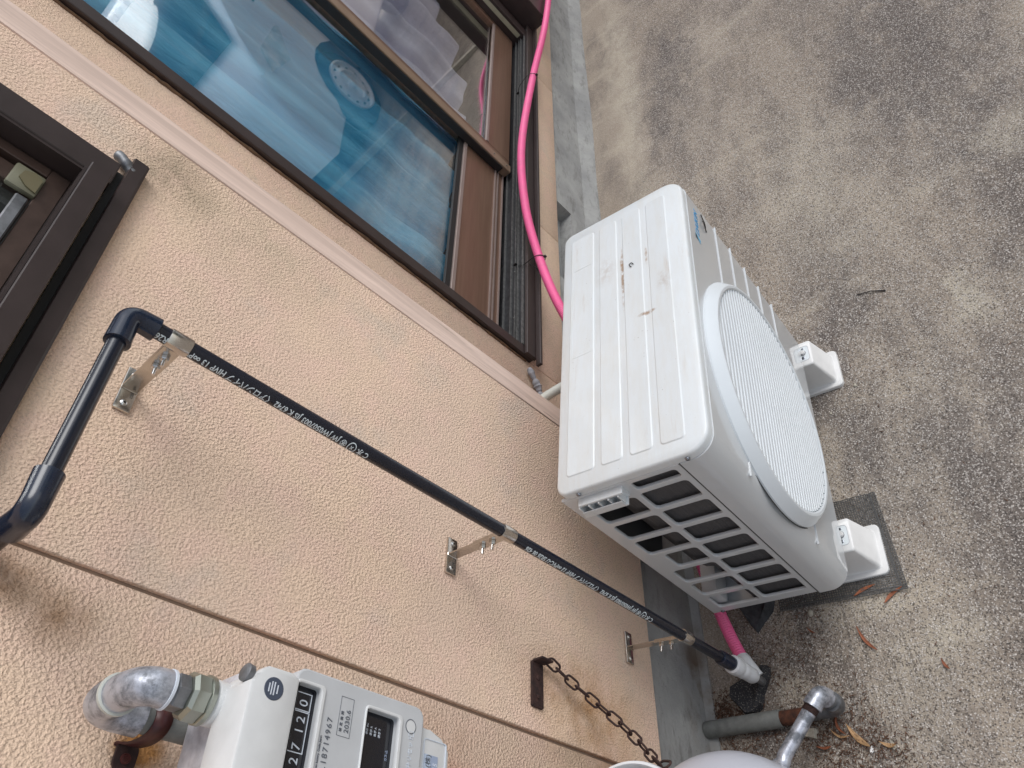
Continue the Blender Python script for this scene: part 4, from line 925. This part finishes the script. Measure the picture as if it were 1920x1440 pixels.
# ------------------------------------------------------------------ gas cylinder
cx, cy = .205, -.205
GC = thing('gas_cylinder', 'light grey gas cylinder with a white collar at the bottom edge of the picture', 'gas cylinder', (cx, cy, gz(cy)))
bm = BM(); pr = [(.120, .0), (.120, .03), (.150, .045), (.168, .07), (.171, .10), (.171, .40)]
for q in range(1, 10):
    a = R(q * 9); pr.append((.171 * math.cos(a) ** .8, .40 + .115 * math.sin(a)))
pr.append((.02, .516)); lathe(bm, pr, (0, 0, 0), (0, 0, 1), 64); fin('tank', bm, MT['cyl'], GC)
bm = BM(); lathe(bm, [(.098, .49), (.103, .49), (.103, .656), (.1045, .660), (.1035, .664), (.100, .665), (.0975, .661), (.098, .645), (.098, .49)], (0, 0, 0), (0, 0, 1), 64, cap=False); fin('collar', bm, MT['white_pl'], GC)
bm = BM(); lathe(bm, [(.018, .51), (.018, .56), (.012, .565), (.012, .60), (.022, .602), (.022, .625), (.001, .626)], (0, 0, 0), (0, 0, 1), 16); fin('valve', bm, MT['olive'], GC)

# ------------------------------------------------------------------ gas pipes on the ground
GG = thing('ground_pipe', 'thick grey green pipe with a rusty end lying on the concrete beside the foundation', 'pipe', (.535, -.1, gz(-.1)))
def gp(y): return Vector((.5395 + .045 * y, y, gz(y) + .018))
bm = BM(); tube(bm, [gp(.012), gp(.009), gp(-.156), gp(-.158)], [.0165, .0180, .0180, .0168], 24); part('sleeve', bm, MT['sleeve'], GG)
bm = BM(); tube(bm, [gp(-.157), gp(-.22)], [.0148, .0148], 20); part('rusty_stub', bm, MT['rust'], GG)
GE = thing('riser_pipe', 'galvanised steel pipe with two threaded elbows rising out of the concrete', 'pipe', (.533, -.27, gz(-.27)))
bm = BM(); tube(bm, spline([(.532, -.222, .012), (.5325, -.240, .012), (.531, -.262, .012), (.530, -.276, .018), (.530, -.282, .034), (.530, -.282, .046)], 4), .0190, 24); part('lower_elbow', bm, MT['galv_dark'], GE)
bm = BM(); tube(bm, [(.531, -.2815, .044), (.532, -.280, .062)], .0150, 20); part('nipple', bm, MT['galv_dark'], GE)
d2 = Vector((-.105, .088, .022)).normalized(); c = Vector((.535, -.278, .086)); P = [c + Vector((-.001, -.0005, -.028)), c + Vector((-.001, -.0005, -.027)), c + Vector((0, 0, -.017))]
for k in range(1, 7):
    t = k / 7; P.append((1 - t) ** 2 * (c + Vector((0, 0, -.017))) + 2 * t * (1 - t) * c + t * t * (c + d2 * .017))
P += [c + d2 * .017, c + d2 * .029, c + d2 * .030]
bm = BM(); tube(bm, P, [.0165, .0190] + [.0175] * (len(P) - 4) + [.0188, .0165], 28); part('upper_elbow', bm, MT['galv'], GE)
bm = BM(); a = c + d2 * .0295
for q in range(6): pass
tp = [a + d2 * (.0011 * q) for q in range(12)]; tube(bm, tp, [.0142 + (.0008 if q % 2 else 0) for q in range(12)], 20); part('thread', bm, MT['rustd'], GE)
bm = BM(); e = a + d2 * .012; tube(bm, spline([e, a + d2 * .10, a + d2 * .125, (.405, -.10, .11), (.395, -.02, .11), (.395, .013, .11)], 8), .0136, 20); part('run', bm, MT['galv'], GE)
bm = BM(); lump(bm, [(.515, -.17), (.50, -.17), (.485, -.215), (.505, -.22)], .012, .004); tag(fin('stone_chip', bm, MT['stone'], smooth=False), 'flat pale chip of concrete lying beside the grey pipe', 'stone chip')

# ------------------------------------------------------------------ leaves, twigs, pebbles
def leaf(x, y, ang, ln, wd, mat, label, curl=.004, bend=.1, cat='leaf', grp='fallen dry leaves on the concrete'):
    bm = BM(); n = 10; rows = []
    for i in range(n + 1):
        t = i / n; l = (t - .5) * ln; wv = wd * math.sin(math.pi * min(1, t * 1.02 + .01)) ** .8 * (1 - .3 * t) + .0003
        off = bend * ln * math.sin(math.pi * t); zc = .0015 + curl * (2 * t - 1) ** 2
        row = []
        for k, s_ in ((-1, .0016), (0, 0), (1, .0016)):
            lx = l; ly = off + k * wv / 2; X = x + lx * math.cos(ang) - ly * math.sin(ang); Y = y + lx * math.sin(ang) + ly * math.cos(ang)
            row.append(bm.verts.new((X - x, Y - y, gz(Y) - gz(y) + zc + s_ + .0006 * noise.noise((l * 90, k, x)))))
        rows.append(row)
    for A, B in zip(rows, rows[1:]):
        for k in range(2): bm.faces.new((A[k], B[k], B[k + 1], A[k + 1]))
    o = fin('dry_leaf' if cat == 'leaf' else cat, bm, mat); md = o.modifiers.new('t', 'SOLIDIFY'); md.thickness = .0005
    o.location = (x, y, gz(y) + .001); return tag(o, label, cat, grp)
LF = MT['leaf']; L2 = MT['leaf2']
leaf(.752, -.385, R(-75), .050, .008, LF, 'narrow reddish dry leaf on the netting right beside the riser foot')
leaf(.727, -.437, R(-60), .050, .0085, LF, 'narrow orange brown dry leaf just outside the corner of the black netting')
leaf(.655, -.362, R(25), .062, .007, LF, 'long thin brown leaf on the open concrete below the netting')
leaf(.574, -.487, R(20), .026, .006, LF, 'short red brown leaf fragment farthest from the wall')
leaf(.478, -.296, R(35), .058, .012, L2, 'large tan dry leaf lying right of the galvanised pipe elbow', .008)
leaf(.505, -.270, R(10), .045, .006, LF, 'thin curved brown leaf beside the large tan leaf', .006, .25)
leaf(.490, -.262, R(60), .040, .005, L2, 'thin tan leaf stalk crossing beside the large tan leaf', .006, .2)
leaf(.455, -.345, R(70), .030, .009, L2, 'curled tan leaf piece beside the white chip near the bottom edge', .008)
leaf(.70, -.255, R(40), .022, .004, LF, 'small dark red leaf sliver between the pink hose and open concrete', .002)
leaf(.47, -.225, R(80), .030, .006, LF, 'brown leaf half under the galvanised pipe run')
leaf(.452, -.352, R(10), .020, .008, MT['stone'], 'small pale wood chip beside the curled tan leaf', .003, .0, 'wood chip', 'small chips on the concrete')
leaf(.450, -.312, R(-20), .014, .008, MT['riser'], 'tiny white flake on the concrete near the bottom edge', .001, .0, 'wood chip', 'small chips on the concrete')
bm = BM(); tube(bm, [(1.536, -.585, gz(-.585) + .002), (1.525, -.62, gz(-.62) + .004), (1.507, -.652, gz(-.652) + .003)], [.0012, .0014, .0022], 6); tag(fin('twig', bm, MT['twig']), 'thin straight dark twig lying on the open concrete', 'twig')
def pebble(x, y, r, label, mat=MT['stone']):
    bm = BM(); bmesh.ops.create_icosphere(bm, subdivisions=2, radius=1)
    for v in bm.verts: v.co = Vector((v.co.x * r, v.co.y * r * .75, v.co.z * r * .55)) * (1 + .25 * noise.noise(v.co * 1.5 + Vector((x * 50, 0, 0))))
    o = fin('pebble', bm, mat); o.location = (x, y, gz(y) + r * .3); tag(o, label, 'pebble', 'small pebbles on the concrete')
pebble(1.262, -.505, .0055, 'pale pebble beside the flange of the far riser foot')
pebble(1.21, -.43, .004, 'small tan pebble between the two riser feet')
pebble(.737, -.262, .008, 'pale round pebble under the near bottom edge of the unit')
pebble(.86, -.60, .004, 'tiny brown pebble out on the dark concrete')
# litter of needles and crumbs near the base of the wall
bm = BM()
def crumb(x, y, l, a, w_=.0009):
    d = Vector((math.cos(a), math.sin(a), random.uniform(-.1, .25))) * l; n_ = Vector((-math.sin(a), math.cos(a), 0)) * w_; p = Vector((x, y, gz(y) + .001 + random.random() * .003))
    v = [bm.verts.new(q) for q in (p - n_, p + n_, p + d + n_ * .5, p + d - n_ * .5, p + d * .5 + Vector((0, 0, .0015)))]
    bm.faces.new((v[0], v[1], v[4])); bm.faces.new((v[1], v[2], v[4])); bm.faces.new((v[2], v[3], v[4])); bm.faces.new((v[3], v[0], v[4]))
for (cx_, cy_, sx_, sy_, n_) in ((.575, -.028, .022, .02, 420), (.555, -.075, .02, .03, 250), (.50, -.06, .03, .05, 350), (.52, -.21, .03, .03, 160), (.46, -.24, .03, .03, 300), (.50, -.29, .05, .03, 260), (.44, -.34, .03, .04, 260), (.68, -.14, .05, .04, 160), (.9, -.5, .25, .15, 180), (.63, -.19, .04, .05, 120), (.75, -.24, .06, .03, 160), (.9, -.2, .2, .05, 150), (.47, -.30, .03, .03, 140)):
    for _ in range(n_): crumb(random.gauss(cx_, sx_), min(.005, random.gauss(cy_, sy_)), random.uniform(.002, .010), random.uniform(0, 6.3), random.uniform(.0003, .0012))
me = bpy.data.meshes.new('leaf_litter'); bm.to_mesh(me); bm.free()
tag(link('leaf_litter', me, MT['litter']), 'brown litter of needles and crumbs gathered along the foot of the wall', 'leaf litter', kind='stuff')
# loose grains on the concrete
bm = BM()
for _ in range(5200):
    x = random.uniform(.45, 2.6); y = -random.random() ** 1.2 * 1.1
    if y > -.16 and x < 2: continue
    r = random.uniform(.0007, .0019) * (1 + .3 * x); p = Vector((x, y, gz(y) + r * .2)); v = [bm.verts.new(p + Vector(q) * r * random.uniform(.7, 1.2)) for q in ((1, 0, 0), (-.5, .85, 0), (-.5, -.85, 0), (0, 0, .8))]
    for f in ((0, 1, 3), (1, 2, 3), (2, 0, 3)): bm.faces.new([v[i] for i in f])
me = bpy.data.meshes.new('grit'); bm.to_mesh(me); bm.free()
tag(link('grit', me, simple('pale_grit', (.40, .365, .32), .9, var=.35, scale=120)), 'pale grit and loose grains strewn over the concrete', 'grit', kind='stuff')

# ------------------------------------------------------------------ yard seen only as reflections in the glass
CAR = thing('parked_car', 'white van parked in the yard, reflected in the window', 'van', (6.7, -2.45, gz(-2.45)))
g0 = gz(-1.9)
def wp_arc(cxx, r, a0, a1, n=10): return [(cxx + r * math.cos(R(a0 + (a1 - a0) * i / n)), .27 + r * math.sin(R(a0 + (a1 - a0) * i / n))) for i in range(n + 1)]
prof = [(4.98, .25), (4.93, .5), (4.95, .8), (5.05, .98), (5.30, 1.17), (5.85, 1.85), (6.05, 1.93), (8.3, 1.95), (8.5, 1.8), (8.54, .9), (8.5, .27)] + wp_arc(7.9, .40, 0, 180)[:] + wp_arc(5.87, .47, 0, 180)
bm = BM(); prism(bm, [(x, z + g0) for x, z in prof], 'y', -3.2, -1.70); bmesh.ops.bevel(bm, geom=[e for e in bm.edges if abs(e.verts[0].co.y - e.verts[1].co.y) < .01], offset=.05, segments=3, profile=.5, affect='EDGES')
part('body', bm, MT['carpaint'], CAR)
bm = BM(); box(bm, 5.2, 8.3, -3.1, -1.90, g0 + .2, g0 + .75); part('underbody', bm, MT['dark'], CAR)
for xx in (5.87, 7.9):
    wt = None
    bm = BM(); lathe(bm, [(.2, -.01), (.29, 0), (.325, .02), (.33, .09), (.325, .15), (.25, .16)], (xx, -1.90, g0 + .31), (0, 1, 0), 40)
    wt = part('wheel', bm, MT['tyre'], CAR)
    bm = BM(); lathe(bm, [(.222, .0), (.222, .018), (.208, .022), (.196, -.004), (.186, -.008), (.150, .014), (.128, .018), (.112, -.03), (.060, -.034), (.052, .002), (.030, .006), (.028, .03), (.0001, .031)], (xx, -1.732, g0 + .31), (0, 1, 0), 40)
    o = part('rim', bm, MT['rim'], CAR); o.parent = wt
    o.location = (0, 0, 0)
    for q in range(12):
        a = R(30 * q); bm = BM(); lathe(bm, [(.0125, 0), (.0125, .006)], (xx + .168 * math.cos(a), -1.731, g0 + .31 + .168 * math.sin(a)), (0, 1, 0), 10); h_ = part('rim_hole', bm, MT['dark'], CAR); h_.parent = wt
prl = [(5.17, .91), (5.47, .83), (5.72, 1.0), (5.68, 1.03), (5.32, 1.05)]
bm = BM(); prism(bm, [(x, z + g0) for x, z in prl], 'y', -2.0, -1.692); part('headlight', bm, MT['lamp'], CAR)
prw = [(5.75, 1.22), (6.5, 1.22), (6.5, 1.76), (6.15, 1.76)]
bm = BM(); prism(bm, [(x, z + g0) for x, z in prw], 'y', -1.8, -1.694); part('side_window', bm, MT['carglass'], CAR)
bm = BM(); prism(bm, [(x, z + g0) for x, z in [(6.56, 1.22), (8.3, 1.22), (8.25, 1.76), (6.56, 1.76)]], 'y', -1.8, -1.694); part('side_window', bm, MT['carglass'], CAR)
bm = BM(); 
M4 = [bm.verts.new(p) for p in ((5.33, -3.1, 1.20 + g0), (5.33, -1.8, 1.20 + g0), (5.82, -1.85, 1.80 + g0), (5.82, -3.05, 1.80 + g0))]
for v in M4: v.co.x -= .03; v.co.z += .012
bm.faces.new(M4); o = part('windscreen', bm, MT['carglass'], CAR); md = o.modifiers.new('t', 'SOLIDIFY'); md.thickness = .006
# neighbour house, fence and shrubs
NH = thing('neighbour_house', 'pale two storey house across the yard, seen only as a reflection', 'house', (14, -15, gz(-15)))
zg = gz(-15)
bm = BM(); box(bm, 8, 30, -20, -13, zg - .2, zg + 5.6); part('wall', bm, MT['nwall'], NH)
bm = BM(); prism(bm, [(-20.6, zg + 5.6), (-12.4, zg + 5.6), (-16.5, zg + 7.6)], 'x', 7.4, 30.6); part('roof', bm, MT['nroof'], NH)
for xx in (11, 15, 19, 23, 27):
    for zz in (1.0, 3.7):
        bm = BM(); box(bm, xx, xx + 1.7, -13.0, -12.96, zg + zz, zg + zz + 1.1); part('window', bm, MT['carglass'], NH)
FN = thing('fence', 'low slatted metal fence on the far side of the yard, seen only as a reflection', 'fence', (14, -8.5, gz(-8.5)))
zf = gz(-8.5)
for i in range(9):
    bm = BM(); box(bm, 4, 30, -8.52, -8.49, zf + .12 + i * .11, zf + .21 + i * .11); part('slat', bm, MT['fence'], FN)
for i in range(14):
    bm = BM(); box(bm, 4 + i * 2, 4.05 + i * 2, -8.57, -8.52, zf - .1, zf + 1.12); part('post', bm, MT['fence'], FN)
def shrub(x, y, h, r, label):
    t = thing('shrub', label, 'shrub', (x, y, gz(y)), group='shrubs across the yard')
    bm = BM()
    for q in range(7):
        a = random.uniform(0, 6.3); tube(bm, [(0, 0, 0), (math.cos(a) * r * .3, math.sin(a) * r * .3, h * .5), (math.cos(a) * r * .7, math.sin(a) * r * .7, h * .85)], [.018, .012, .005], 6)
    fin('trunk', bm, MT['bark'], t)
    bm = BM()
    for q in range(1700):
        a = random.uniform(0, 6.3); z = random.uniform(.15, 1); rr_ = r * math.sqrt(random.random()) * (1.1 - .5 * abs(z - .5)) * (1 + .35 * math.sin(a * 3 + z * 5))
        p = Vector((math.cos(a) * rr_, math.sin(a) * rr_, z * h)); d = Vector([random.uniform(-1, 1) for _ in range(3)]).normalized() * .07; e = d.cross(Vector([random.uniform(-1, 1) for _ in range(3)])).normalized() * .022
        bm.faces.new([bm.verts.new(p + v) for v in (-d, e, d, -e)])
    fin('crown', bm, MT['green'], t, smooth=False)
shrub(7.2, -7.6, 1.5, .7, 'shrub by the fence beyond the van front, seen reflected')
shrub(9.6, -7.8, 1.9, .8, 'taller shrub by the fence, seen reflected')
shrub(12.4, -7.7, 1.4, .8, 'low shrub by the fence farther along, seen reflected')
shrub(5.3, -7.9, 1.7, .6, 'narrow shrub by the fence nearest the wall, seen reflected')
